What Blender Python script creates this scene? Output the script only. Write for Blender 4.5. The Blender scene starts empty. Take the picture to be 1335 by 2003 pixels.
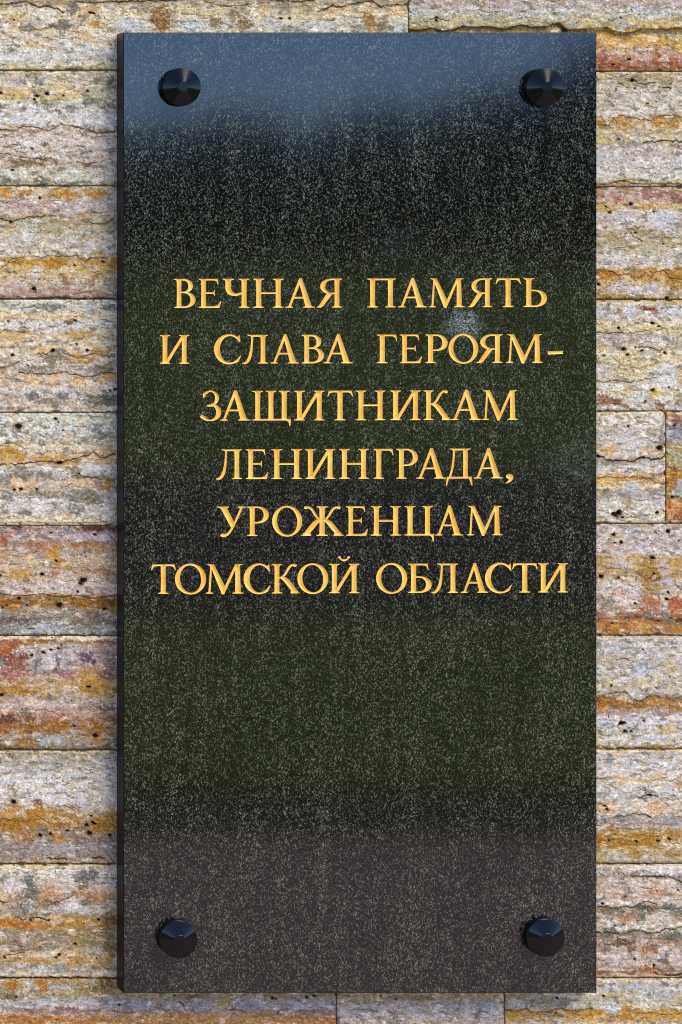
import bpy, bmesh, math, random
import numpy as np
from mathutils import Vector
from mathutils.geometry import delaunay_2d_cdt

scene = bpy.context.scene
COL = scene.collection
random.seed(7)

# ------------------------------------------------------------------ scale and camera
U = 0.00065                      # metres per photo pixel, measured on the slab's front face
D = 3.3                          # distance from the camera to the slab's front face
EYE = 1.60                       # eye height above the paving
XC, YC = -1190.0, 480.0          # foot of the perpendicular from the eye, in photo pixels
CX = (XC - 667.5) * U            # camera x (slab face is the plane y = 0)
T = 0.030                        # slab thickness; the wall's face is y = T

def P(px, py, y=0.0):
    """place on the plane at depth y that the photograph shows at (px, py)"""
    k = (D + y) / D
    return (CX + (px - XC) * U * k, y, EYE - (py - YC) * U * k)

def invP(x, z, y):
    k = (D + y) / D
    return (x - CX) / (U * k) + XC, YC - (z - EYE) / (U * k)

cam_d = bpy.data.cameras.new("camera")
cam = bpy.data.objects.new("camera", cam_d)
COL.objects.link(cam)
cam.location = (CX, -D, EYE)
cam.rotation_euler = (math.radians(90), 0, 0)
cam_d.sensor_fit = 'HORIZONTAL'
cam_d.sensor_width = 36
WIDTH = 1335 * U
cam_d.lens = 36 * D / WIDTH
cam_d.shift_x = (667.5 - XC) * U / WIDTH
cam_d.shift_y = -(1001.5 - YC) * U / WIDTH
cam_d.clip_start = 0.05
cam_d.clip_end = 2000
scene.camera = cam

SUN_EL = math.radians(56)
SUN_AZ = math.radians(46)          # to the right of straight ahead of the wall
world = bpy.data.worlds.new("World")
scene.world = world
world.use_nodes = True
wn, wl = world.node_tree.nodes, world.node_tree.links
wn.clear()
sky = wn.new('ShaderNodeTexSky')
sky.sky_type = 'NISHITA'
sky.sun_disc = False
sky.sun_elevation = SUN_EL
sky.sun_rotation = math.pi - SUN_AZ   # veiled sun, high in front of the wall to the right
sky.air_density = 0.35
sky.dust_density = 0.0
sky.ozone_density = 3.2
bg = wn.new('ShaderNodeBackground')
bg.inputs['Strength'].default_value = 0.115
wo = wn.new('ShaderNodeOutputWorld')
wl.new(sky.outputs[0], bg.inputs[0])
wl.new(bg.outputs[0], wo.inputs[0])

sun_d = bpy.data.lights.new("sun", 'SUN')
sun_d.energy = 1.5
sun_d.angle = math.radians(48)
sun_d.color = (1.0, 0.93, 0.81)
sun = bpy.data.objects.new("sun", sun_d)
COL.objects.link(sun)
_dir = Vector((math.sin(SUN_AZ) * math.cos(SUN_EL), -math.cos(SUN_AZ) * math.cos(SUN_EL), math.sin(SUN_EL)))
sun.rotation_euler = _dir.to_track_quat('Z', 'Y').to_euler()
sun.location = _dir * 12

scene.view_settings.view_transform = 'Standard'
scene.view_settings.look = 'None'
scene.view_settings.exposure = 1.84
scene.view_settings.gamma = 1.0
scene.view_settings.use_curve_mapping = False
scene.cycles.max_bounces = 6
scene.cycles.pixel_filter_type = 'BLACKMAN_HARRIS'
scene.cycles.filter_width = 1.05

# ------------------------------------------------------------------ helpers
def lin(c):
    c = np.asarray(c, dtype=np.float64) / 255.0
    return np.where(c <= 0.04045, c / 12.92, ((c + 0.055) / 1.055) ** 2.4)

def L4(r, g, b, k=1.0):
    v = lin((r, g, b)) * k
    return (float(v[0]), float(v[1]), float(v[2]), 1.0)

def mesh_np(name, V, F, smooth=False):
    """V (n,3) array, F (m,3|4) int array -> mesh"""
    me = bpy.data.meshes.new(name)
    V = np.asarray(V, dtype=np.float32); F = np.asarray(F, dtype=np.int32)
    me.vertices.add(len(V)); me.vertices.foreach_set('co', V.ravel())
    n = F.shape[1]
    me.loops.add(F.size); me.loops.foreach_set('vertex_index', F.ravel())
    me.polygons.add(len(F))
    me.polygons.foreach_set('loop_start', np.arange(0, F.size, n, dtype=np.int32))
    me.polygons.foreach_set('loop_total', np.full(len(F), n, dtype=np.int32))
    me.polygons.foreach_set('use_smooth', np.full(len(F), smooth, dtype=bool))
    me.update(calc_edges=True)
    return me

def obj(name, me, mat=None, parent=None):
    o = bpy.data.objects.new(name, me)
    COL.objects.link(o)
    if mat: me.materials.append(mat)
    if parent: o.parent = parent
    return o

def empty(name, loc=(0, 0, 0)):
    o = bpy.data.objects.new(name, None)
    COL.objects.link(o); o.location = loc
    o.empty_display_size = 0.05
    return o

def tag(o, label=None, cat=None, group=None, kind=None):
    if label: o['label'] = label
    if cat: o['category'] = cat
    if group: o['group'] = group
    if kind: o['kind'] = kind
    return o

class M:
    """small node-material builder"""
    def __init__(s, name):
        s.m = bpy.data.materials.new(name); s.m.use_nodes = True
        s.n = s.m.node_tree.nodes; s.l = s.m.node_tree.links
        s.b = s.n['Principled BSDF']
        s.tc = s.n.new('ShaderNodeTexCoord')
    def link(s, a, b): s.l.new(a, b)
    def noise(s, scale, detail=3, rough=0.55, dist=0.0, vec=None, typ=None):
        n = s.n.new('ShaderNodeTexNoise')
        n.inputs['Scale'].default_value = scale
        n.inputs['Detail'].default_value = detail
        n.inputs['Roughness'].default_value = rough
        n.inputs['Distortion'].default_value = dist
        s.l.new(vec if vec is not None else s.tc.outputs['Object'], n.inputs['Vector'])
        return n.outputs['Fac']
    def voro(s, scale, vec=None, feature='F1', out='Distance'):
        n = s.n.new('ShaderNodeTexVoronoi'); n.feature = feature
        n.inputs['Scale'].default_value = scale
        s.l.new(vec if vec is not None else s.tc.outputs['Object'], n.inputs['Vector'])
        return n.outputs[out]
    def mapping(s, scale=(1, 1, 1), rot=(0, 0, 0), loc=(0, 0, 0)):
        n = s.n.new('ShaderNodeMapping')
        n.inputs['Scale'].default_value = scale
        n.inputs['Rotation'].default_value = rot
        n.inputs['Location'].default_value = loc
        s.l.new(s.tc.outputs['Object'], n.inputs['Vector'])
        return n.outputs[0]
    def ramp(s, fac, a, b, smooth=True, lo=0.0, hi=1.0):
        n = s.n.new('ShaderNodeMapRange')
        n.interpolation_type = 'SMOOTHSTEP' if smooth else 'LINEAR'
        s.l.new(fac, n.inputs['Value'])
        n.inputs['From Min'].default_value = a; n.inputs['From Max'].default_value = b
        n.inputs['To Min'].default_value = lo; n.inputs['To Max'].default_value = hi
        return n.outputs['Result']
    def math(s, op, a, b=None):
        n = s.n.new('ShaderNodeMath'); n.operation = op
        for i, v in enumerate((a, b)):
            if v is None: continue
            if isinstance(v, (int, float)): n.inputs[i].default_value = v
            else: s.l.new(v, n.inputs[i])
        return n.outputs[0]
    def mix(s, fac, a, b, blend='MIX'):
        n = s.n.new('ShaderNodeMix'); n.data_type = 'RGBA'; n.blend_type = blend
        for sock, v in ((n.inputs['Factor'], fac), (n.inputs['A'], a), (n.inputs['B'], b)):
            if isinstance(v, (int, float, tuple)): sock.default_value = v
            else: s.l.new(v, sock)
        return n.outputs['Result']
    def bump(s, h, strength=0.3, dist=0.001):
        n = s.n.new('ShaderNodeBump')
        n.inputs['Strength'].default_value = strength
        n.inputs['Distance'].default_value = dist
        s.l.new(h, n.inputs['Height']); s.l.new(n.outputs[0], s.b.inputs['Normal'])
    def set(s, **k):
        for a, v in k.items():
            sock = s.b.inputs[a.replace('_', ' ')]
            if isinstance(v, (int, float, tuple)): sock.default_value = v
            else: s.l.new(v, sock)

# ------------------------------------------------------------------ materials
def mat_granite():
    g = M("polished_black_granite")
    # interlocking crystals of two sizes, each with its own tone; denser in clouds and faint vertical runs
    def warped(amp, scale, seed):
        n = g.n.new('ShaderNodeTexNoise'); n.inputs['Scale'].default_value = scale; n.inputs['Detail'].default_value = 2
        g.link(g.mapping((1, 1, 1), (0, 0, 0), (seed, 0, seed)), n.inputs['Vector'])
        m = g.n.new('ShaderNodeVectorMath'); m.operation = 'MULTIPLY_ADD'
        g.link(n.outputs['Color'], m.inputs[0]); m.inputs[1].default_value = (amp,) * 3
        g.link(g.tc.outputs['Object'], m.inputs[2])
        return m.outputs[0]
    def grains(scale, vec, a, b, rot):
        mp = g.n.new('ShaderNodeMapping'); mp.inputs['Rotation'].default_value = (0, rot, 0); mp.inputs['Scale'].default_value = (1, 1, 0.62)
        g.link(vec, mp.inputs['Vector'])
        n = g.n.new('ShaderNodeTexVoronoi'); n.inputs['Scale'].default_value = scale; n.inputs['Randomness'].default_value = 1
        g.link(mp.outputs[0], n.inputs['Vector'])
        sp = g.n.new('ShaderNodeSeparateColor'); g.link(n.outputs['Color'], sp.inputs[0])
        tone = g.ramp(g.math('ADD', sp.outputs[0], d), a, b, False)
        core = g.ramp(n.outputs['Distance'], 0.62, 0.22)
        return g.math('MULTIPLY', tone, core)
    dens = g.noise(9, 4, 0.6)
    mid = g.noise(70, 3, 0.7)
    runs = g.noise(1.0, 3, 0.6, 0, g.mapping((60, 60, 5)))
    d = g.math('ADD', g.math('MULTIPLY', g.math('SUBTRACT', dens, 0.5), 0.30),
               g.math('MULTIPLY', g.math('SUBTRACT', runs, 0.5), 0.44))
    d = g.math('ADD', d, g.math('MULTIPLY', g.math('SUBTRACT', mid, 0.5), 0.55))
    w1 = warped(0.0034, 380, 3.0)
    fa = grains(470, w1, 0.75, 1.12, 0.6)
    fb = grains(560, warped(0.0034, 350, 9.0), 0.80, 1.14, -0.8)
    fc = grains(820, w1, 0.52, 1.05, 0.2)
    f = g.math('MAXIMUM', g.math('MAXIMUM', fa, fb), g.math('MULTIPLY', fc, 0.80))
    base = g.mix(g.ramp(g.noise(500, 2), 0.35, 0.7), (0.0018, 0.0018, 0.0011, 1), (0.0060, 0.0060, 0.0040, 1))
    colr = g.mix(g.math('MULTIPLY', f, 0.95), base, (0.215, 0.22, 0.150, 1))
    # the lime bloom above the word on the second line, and a fainter one by the right edge
    def bloom(px, py, r, k):
        c = P(px, py)
        n = g.n.new('ShaderNodeVectorMath'); n.operation = 'DISTANCE'
        mp = g.mapping((1, 0, 1.35))
        g.link(mp, n.inputs[0]); n.inputs[1].default_value = (c[0], 0, c[2] * 1.35)
        w = g.math('ADD', n.outputs['Value'], g.math('MULTIPLY', g.math('SUBTRACT', g.noise(60, 3), 0.5), 0.035))
        return g.math('MULTIPLY', g.ramp(w, r * 1.15, r * 0.2), k)
    bl = g.math('MAXIMUM', bloom(905, 632, 0.028, 1.0), bloom(1205, 905, 0.04, 0.0))
    bl = g.math('MAXIMUM', bl, bloom(770, 480, 0.045, 0.07))
    bl = g.math('MAXIMUM', bl, bloom(1125, 905, 0.05, 0.10))
    gr = g.ramp(g.noise(400, 3, 0.7, 1.0), 0.47, 0.60)
    colr = g.mix(g.math('MULTIPLY', bl, gr), colr, (0.33, 0.37, 0.36, 1))
    # one thin pale scratch
    g.set(Base_Color=colr, Roughness=g.ramp(f, 0, 1, False, 0.066, 0.16), IOR=1.62)
    return g.m

def mat_edge():
    g = M("granite_side_honed")
    f = g.ramp(g.noise(420, 2, 0.6, 1.5), 0.60, 0.75)
    g.set(Base_Color=g.mix(g.math('MULTIPLY', f, 0.5), (0.008, 0.0075, 0.008, 1), (0.07, 0.07, 0.07, 1)),
          Roughness=0.32, IOR=1.22)
    return g.m

def mat_gold():
    g = M("gilding_paint")
    n1 = g.noise(38, 5, 0.7)
    n2 = g.noise(700, 3, 0.7)
    c = g.mix(g.ramp(n1, 0.3, 0.7), (0.88, 0.44, 0.038, 1), (1.0, 0.62, 0.10, 1))
    c = g.mix(g.ramp(n2, 0.56, 0.74), c, (0.56, 0.26, 0.03, 1))
    g.set(Base_Color=c, Roughness=0.42, Metallic=0.0)
    g.bump(n2, 0.25, 0.0004)
    return g.m

def mat_bolt():
    g = M("black_enamel")
    g.set(Base_Color=(0.0025, 0.0023, 0.0026, 1), Roughness=0.12, IOR=1.36)
    g.bump(g.noise(350, 3), 0.03, 0.0003)
    return g.m

def mat_collar():
    g = M("black_enamel_side")
    g.set(Base_Color=(0.002, 0.002, 0.002, 1), Roughness=0.38, IOR=1.25)
    return g.m

def mat_stone():
    g = M("banded_travertine")
    at = g.n.new('ShaderNodeAttribute'); at.attribute_name = 'tone'
    c = at.outputs['Color']
    vs = g.mapping((1, 1, 1.7))
    n1 = g.noise(420, 4, 0.65, 0.6, vs)
    n2 = g.noise(95, 5, 0.7, 1.2, vs)
    # grain: paler and darker crystals
    c = g.mix(1.0, c, g.mix(g.ramp(n1, 0.30, 0.70, False), (0.75, 0.73, 0.70, 1), (1.27, 1.27, 1.27, 1)), 'MULTIPLY')
    c = g.mix(0.42, c, g.mix(g.ramp(n2, 0.36, 0.64, False), (0.70, 0.67, 0.62, 1), (1.26, 1.26, 1.28, 1)), 'MULTIPLY')
    # pinholes in clusters
    cl = g.ramp(g.noise(22, 3, 0.6), 0.45, 0.68)
    pit = g.ramp(g.noise(520, 2, 0.5, 0.4, vs), 0.655, 0.72)
    pit = g.math('MULTIPLY', pit, cl)
    c = g.mix(g.math('MULTIPLY', pit, 0.75), c, (0.07, 0.052, 0.035, 1))
    sp = g.ramp(g.voro(430, vs), 0.16, 0.30, True, 1, 0)
    sp = g.math('MULTIPLY', sp, g.ramp(g.noise(60, 3, 0.7), 0.47, 0.60))
    c = g.mix(g.math('MULTIPLY', sp, 0.62), c, (0.075, 0.058, 0.040, 1))
    # hairline seams following the beds
    z = g.mapping((7, 7, 42))
    s1 = g.noise(1.0, 5, 0.62, 0.9, z)
    s = g.math('ABSOLUTE', g.math('SUBTRACT', s1, 0.52))
    seam = g.math('MULTIPLY', g.ramp(s, 0.0, 0.0045, True, 1, 0), g.ramp(g.noise(14, 2), 0.50, 0.60))
    c = g.mix(g.math('MULTIPLY', seam, 0.65), c, (0.10, 0.075, 0.045, 1))
    g.set(Base_Color=c, Roughness=0.62)
    g.b.inputs['Specular IOR Level'].default_value = 0.3
    h = g.math('SUBTRACT', g.math('ADD', g.math('MULTIPLY', n1, 0.5), n2), g.math('MULTIPLY', g.math('ADD', pit, seam), 1.4))
    g.bump(h, 0.30, 0.0008)
    return g.m

def mat_mortar():
    g = M("pale_mortar")
    n = g.noise(300, 4, 0.7)
    g.set(Base_Color=g.mix(n, (0.30, 0.24, 0.16, 1), (0.55, 0.49, 0.38, 1)), Roughness=0.9)
    g.bump(n, 0.5, 0.001)
    return g.m

def mat_simple(name, a, b, scale, rough=0.9, det=5):
    g = M(name)
    n = g.noise(scale, det, 0.65)
    g.set(Base_Color=g.mix(g.ramp(n, 0.3, 0.7), a, b), Roughness=rough)
    g.b.inputs['Specular IOR Level'].default_value = 0.2
    return g.m

GRANITE, EDGE, GOLD, BOLT, STONE, MORTAR = mat_granite(), mat_edge(), mat_gold(), mat_bolt(), mat_stone(), mat_mortar()

COLLAR = mat_collar()

# ------------------------------------------------------------------ numpy noise
_R = np.random.RandomState(11)
_PERM = _R.permutation(512)
_G = _R.uniform(0, 2 * np.pi, 512)
_GX, _GY = np.cos(_G), np.sin(_G)

def pn(x, y, seed=0):
    """2-D gradient noise, about -0.7..0.7"""
    x = np.asarray(x, dtype=np.float64) + seed * 17.31; y = np.asarray(y, dtype=np.float64) + seed * 9.77
    xi = np.floor(x).astype(np.int64); yi = np.floor(y).astype(np.int64)
    xf, yf = x - xi, y - yi
    u = xf * xf * xf * (xf * (xf * 6 - 15) + 10); v = yf * yf * yf * (yf * (yf * 6 - 15) + 10)
    def g(i, j, dx, dy):
        h = _PERM[(_PERM[i & 511] + j) & 511]
        return _GX[h] * dx + _GY[h] * dy
    a = g(xi, yi, xf, yf); b = g(xi + 1, yi, xf - 1, yf)
    c = g(xi, yi + 1, xf, yf - 1); d = g(xi + 1, yi + 1, xf - 1, yf - 1)
    return (a + (b - a) * u) * (1 - v) + (c + (d - c) * u) * v

def fbm(x, y, o=4, seed=0, gain=0.5):
    s = 0; a = 1.0; f = 1.0
    for i in range(o):
        s = s + a * pn(x * f, y * f, seed + i * 3); a *= gain; f *= 2.03
    return s

def sstep(a, b, x):
    t = np.clip((x - a) / (b - a), 0, 1)
    return t * t * (3 - 2 * t)

# ------------------------------------------------------------------ the wall of banded stone
# Every stone of the picture: outline (x0, x1, y0, y1) and its beds, read from the photograph
# in photo pixels; beds = (height, r, g, b), spots = (x, y, rx, ry, r, g, b, strength),
# seams = ([(x, y)...], width, strength), pores = (x, y, r), strips = (y0, y1, r, g, b)
INF = 1e9
STONES = []
def stone(x0, x1, y0, y1, beds, spots=(), seams=(), pores=(), strips=(), warp=5.0, lap=0.0, ledges=()):
    STONES.append(dict(x0=x0, x1=x1, y0=y0, y1=y1, beds=beds, spots=spots, seams=seams, pores=pores,
                       strips=strips, warp=warp, lap=lap, ledges=ledges))

OC = (190, 140, 55)
# --- left side, from the top
stone(-420, 800, -88, 137,
  [(-88,190,185,175),(-60,200,180,140),(-30,195,190,185),(-8,190,175,135),(4,165,150,120),(12,205,190,155),(26,215,200,160),(42,207,198,182),
   (58,214,200,168),(74,206,196,184),(92,203,200,192),(108,200,199,196),(120,196,195,188),(131,202,192,158),(137,186,172,128)],
  [(50,55,16,9,128,126,112,.8),(120,50,22,12,122,118,104,.9),(142,14,16,15,122,120,112,.85),(162,38,7,16,128,122,108,.8),(218,60,14,9,140,132,112,.7),
   (186,46,15,9,198,150,66,.9),(170,20,18,10,190,145,80,.6),(30,36,18,12,208,170,98,.6),(64,85,24,9,206,166,98,.5),(165,76,22,8,205,170,105,.7),(90,25,30,14,216,212,206,.8),
   (30,20,14,8,214,210,205,.6),(60,110,60,14,205,206,204,.6),(190,100,40,16,196,200,202,.6),(255,50,32,16,190,196,212,.8),(215,18,20,12,214,210,202,.7),
   (317,36,22,26,150,112,52,.95),(318,50,14,14,165,118,40,.6),(285,14,18,9,130,125,112,.7),(340,22,10,14,150,130,100,.6),(380,50,40,12,196,200,212,.8),(420,42,14,11,150,124,74,.9),
   (478,44,16,14,150,122,72,.9),(455,30,7,22,140,125,95,.6),(470,18,14,10,140,128,108,.6),(530,45,30,14,206,202,200,.7),(555,14,26,12,150,142,126,.8),(600,18,18,10,165,150,120,.7),
   (570,56,30,8,135,135,125,.7),(620,50,34,12,206,208,214,.8),(655,20,34,12,222,186,140,.8),(722,38,14,22,160,118,50,.95),(735,50,12,14,175,130,60,.6),(700,56,22,8,150,150,140,.6),(752,46,12,16,130,112,80,.7),
   (770,22,24,10,224,194,140,.8),(785,54,14,9,190,190,200,.8),(765,56,10,6,120,108,82,.7),(600,34,60,8,222,202,164,.6)],
  [([(-420,8),(0,8),(30,6),(50,2),(58,5),(75,14),(95,11),(112,17),(125,24)],1.6,.9),([(150,4),(190,4),(240,3),(262,2),(330,0),(380,-3)],1.5,.85),
   ([(60,57),(80,58),(98,52),(112,50)],1.1,.6),([(400,2),(440,12),(470,10),(520,4),(560,-2)],1.2,.55),([(620,22),(640,16),(650,10),(662,14),(690,8),(740,-2)],1.5,.85),
   ([(728,2),(745,12),(770,10),(795,8),(800,2)],1.7,.9),([(540,2),(580,3),(615,1)],1.5,.8)],
  [(177,24,3),(184,25,3),(550,35,3),(567,35,2.5),(28,38,2)], [(134.5,138,176,160,112)], 5)
stone(-700, 560, 137, 363,
  [(137,165,148,110),(141,188,174,146),(150,192,178,166),(160,196,190,174),(172,212,196,158),(186,214,190,140),(197,198,196,168),(208,203,203,202),
   (230,206,206,208),(247,207,203,202),(253,196,180,165),(262,202,190,182),(280,205,196,198),(300,200,190,190),(312,198,184,178),(328,196,186,172),(340,202,202,188),(350,198,196,178),(357,190,186,160),(363,178,158,122)],
  [(72,160,11,14,126,126,116,.9),(92,208,9,12,130,130,122,.9),(82,190,5,14,140,138,120,.7),(180,196,24,8,124,126,112,.85),(168,186,10,6,128,128,112,.7),(217,162,11,14,120,116,92,.9),(215,206,17,7,124,126,112,.85),(110,198,14,5,140,140,126,.6),
   (140,212,16,7,134,134,122,.8),(44,211,8,5,126,126,118,.8),(2,208,8,5,120,120,112,.8),(120,165,20,14,206,186,144,.5),(128,187,22,8,216,184,128,.7),(20,184,34,8,210,176,112,.8),(200,180,26,16,198,200,182,.7),
   (20,160,24,10,196,192,194,.6),(60,228,50,12,208,208,212,.8),(170,232,40,14,208,208,214,.8),(18,221,14,8,180,160,146,.6),
   (195,256,34,5,140,126,110,.8),(60,256,30,4,150,120,105,.8),(62,264,6,8,150,130,122,.8),(34,282,10,4,130,120,108,.7),(85,283,9,5,122,112,104,.8),(125,288,10,5,140,136,128,.7),(170,296,14,5,120,118,108,.8),(170,324,10,6,112,106,94,.9),(120,330,12,5,126,118,92,.8),
   (55,318,48,8,136,118,88,.95),(30,314,20,5,150,112,90,.6),(106,316,10,6,160,130,108,.6),(86,352,18,10,104,112,102,.95),(12,354,14,6,108,112,102,.85),(32,356,10,5,120,120,110,.8),(140,357,7,4,118,116,104,.9),(165,355,14,3,130,130,118,.7),
   (30,340,30,8,206,210,200,.7),(130,345,30,8,208,208,196,.6),(150,270,30,14,206,194,196,.7),(60,280,20,14,202,194,200,.6),(185,338,30,10,196,186,172,.6),(222,293,6,8,110,110,98,.7)],
  [([(-60,250),(0,253),(32,256),(45,247),(65,248),(95,256),(118,243),(140,245),(165,252),(190,260),(225,257)],1.3,.75),([(0,302),(20,300),(45,308),(85,312),(102,309),(112,320)],1.2,.6),([(150,316),(175,322),(190,317),(200,318)],1.0,.6)],
  [(92,182,4.2),(73,187,4.2),(68,193,3),(2,181,3.6),(171,177,3),(123,186,1.6),(63,290,2.2),(25,332,3)], [(137.5,141,196,186,142)], 4)
stone(-330, 700, 363, 585,
  [(363,178,160,128),(368,196,178,150),(376,198,180,150),(386,196,178,160),(396,186,172,170),(406,188,174,176),(416,192,176,168),(424,182,164,142),(432,170,160,130),(444,182,172,142),
   (460,190,182,158),(478,196,190,176),(494,196,188,172),(501,205,198,180),(507,196,158,84),(516,206,168,88),(528,204,176,120),(542,202,182,136),(556,192,176,160),(568,186,164,162),(578,168,136,128),(582,122,92,80),(585,110,84,72)],
  [(10,376,16,9,196,142,42,.95),(50,376,12,8,198,144,46,.95),(125,380,32,9,196,146,48,.95),(190,378,20,9,190,140,46,.95),(75,384,10,9,200,192,172,.9),(30,400,20,8,180,150,158,.6),(60,406,14,8,172,142,146,.6),(110,410,12,10,170,142,128,.6),(160,402,34,12,190,180,196,.7),
   (210,400,24,12,186,172,186,.7),(58,455,22,22,204,204,208,.8),(130,470,24,10,206,204,206,.7),(185,478,28,10,200,200,204,.6),(20,470,24,8,206,202,198,.5),(100,445,30,12,176,166,132,.7),(200,440,24,14,182,172,140,.6),
   (40,512,14,9,190,132,34,.9),(108,513,24,11,188,134,34,.95),(58,518,10,8,206,156,66,.8),(195,520,12,26,200,166,80,.85),(220,510,9,14,184,134,44,.95),(150,515,22,10,206,188,130,.6),(68,538,16,12,206,198,196,.8),(28,562,22,12,184,170,186,.7),
   (125,548,8,14,150,108,100,.9),(178,552,10,10,156,118,112,.85),(188,543,5,9,160,120,100,.8),(120,570,40,7,168,132,134,.7),(215,550,14,16,176,166,146,.8),(60,572,34,8,172,136,140,.7)],
  [([(-40,423),(12,430),(25,434),(40,428),(75,424),(110,422)],1.3,.8),([(162,435),(175,434),(190,438),(205,437),(222,428)],1.2,.7),([(80,505),(92,500),(120,502),(150,500),(168,512),(176,504),(205,504),(216,512),(210,520)],1.3,.7),([(0,525),(12,518),(20,506),(35,505),(60,500),(80,503)],1.1,.6),
   ([(-330,583),(0,584),(30,586),(60,583),(110,582),(160,585),(227,584)],2.0,.8),([(95,378),(100,370),(140,366),(170,364)],1.0,.5)],
  [(202,512,2.6),(67,565,4.5),(77,545,1.6),(78,387,3),(146,518,2.5),(20,434,3)], [(363.5,366,188,168,118)], 4)
stone(-800, 610, 585, 807,
  [(585,214,206,190),(589,206,206,196),(595,190,192,184),(601,190,192,190),(606,205,205,202),(613,212,198,170),(620,214,194,152),(629,206,202,196),(640,206,203,206),(650,206,196,176),(658,206,188,146),(668,210,196,168),(678,216,198,162),(688,212,192,158),
   (697,205,196,184),(706,206,194,178),(716,198,184,170),(724,186,172,158),(733,196,180,168),(742,218,196,168),(752,212,192,170),(762,204,198,196),(772,196,194,194),(782,186,180,174),(792,196,180,166),(800,198,184,166),(807,202,190,168)],
  [(95,600,34,6,122,124,118,.9),(210,600,16,6,124,122,112,.85),(15,598,18,6,160,164,160,.7),(170,606,20,7,186,190,186,.7),(140,620,22,7,216,188,140,.7),(30,618,40,4,216,190,142,.6),(45,642,8,6,134,134,128,.85),(135,631,6,4,120,96,50,.8),(110,648,30,7,198,196,206,.6),(160,655,34,10,190,158,98,.8),(25,658,32,10,204,172,108,.8),
   (210,650,20,8,206,180,130,.5),(88,662,8,10,188,180,172,.5),(102,700,28,14,128,126,110,.92),(122,688,14,8,132,128,108,.9),(55,708,16,12,208,206,212,.85),(10,706,14,9,140,136,118,.75),(160,703,36,8,196,150,72,.85),(198,690,20,10,196,156,80,.8),(85,684,16,6,220,180,120,.8),
   (200,722,26,7,128,124,116,.9),(188,732,9,10,140,136,130,.85),(60,722,24,6,150,144,128,.8),(66,744,22,10,220,184,132,.8),(108,742,12,9,220,182,126,.8),(212,738,20,11,208,160,88,.9),(148,744,18,9,218,186,130,.8),(123,745,6,14,206,200,200,.8),
   (64,775,16,9,122,122,124,.85),(96,786,26,7,136,128,112,.8),(122,775,14,12,126,126,126,.85),(188,782,34,12,126,122,106,.92),(215,780,18,13,122,118,102,.85),(22,775,20,6,170,140,110,.6),(10,762,14,8,200,198,206,.7),(200,798,12,3,206,190,172,.8)],
  [([(0,651),(8,646),(22,648),(38,649),(50,650)],1.3,.6),([(0,719),(12,718),(25,714),(42,705),(58,716)],1.1,.6),([(35,728),(60,731),(92,732),(125,728),(150,735),(180,737),(196,732),(228,729)],1.3,.7),([(72,694),(82,692),(92,692),(104,684)],1.2,.8),([(125,690),(150,700),(180,692),(225,698)],1.1,.6),([(0,740),(20,741),(35,742)],1.2,.6)],
  [(104,685,4.4),(24,695,3.4),(17,628,2.6),(147,627,3),(151,673,2.4),(171,685,3),(226,761,4),(215,764,2.4),(154,679,1.4)], [(585.5,588,216,208,190)], 5)
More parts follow.
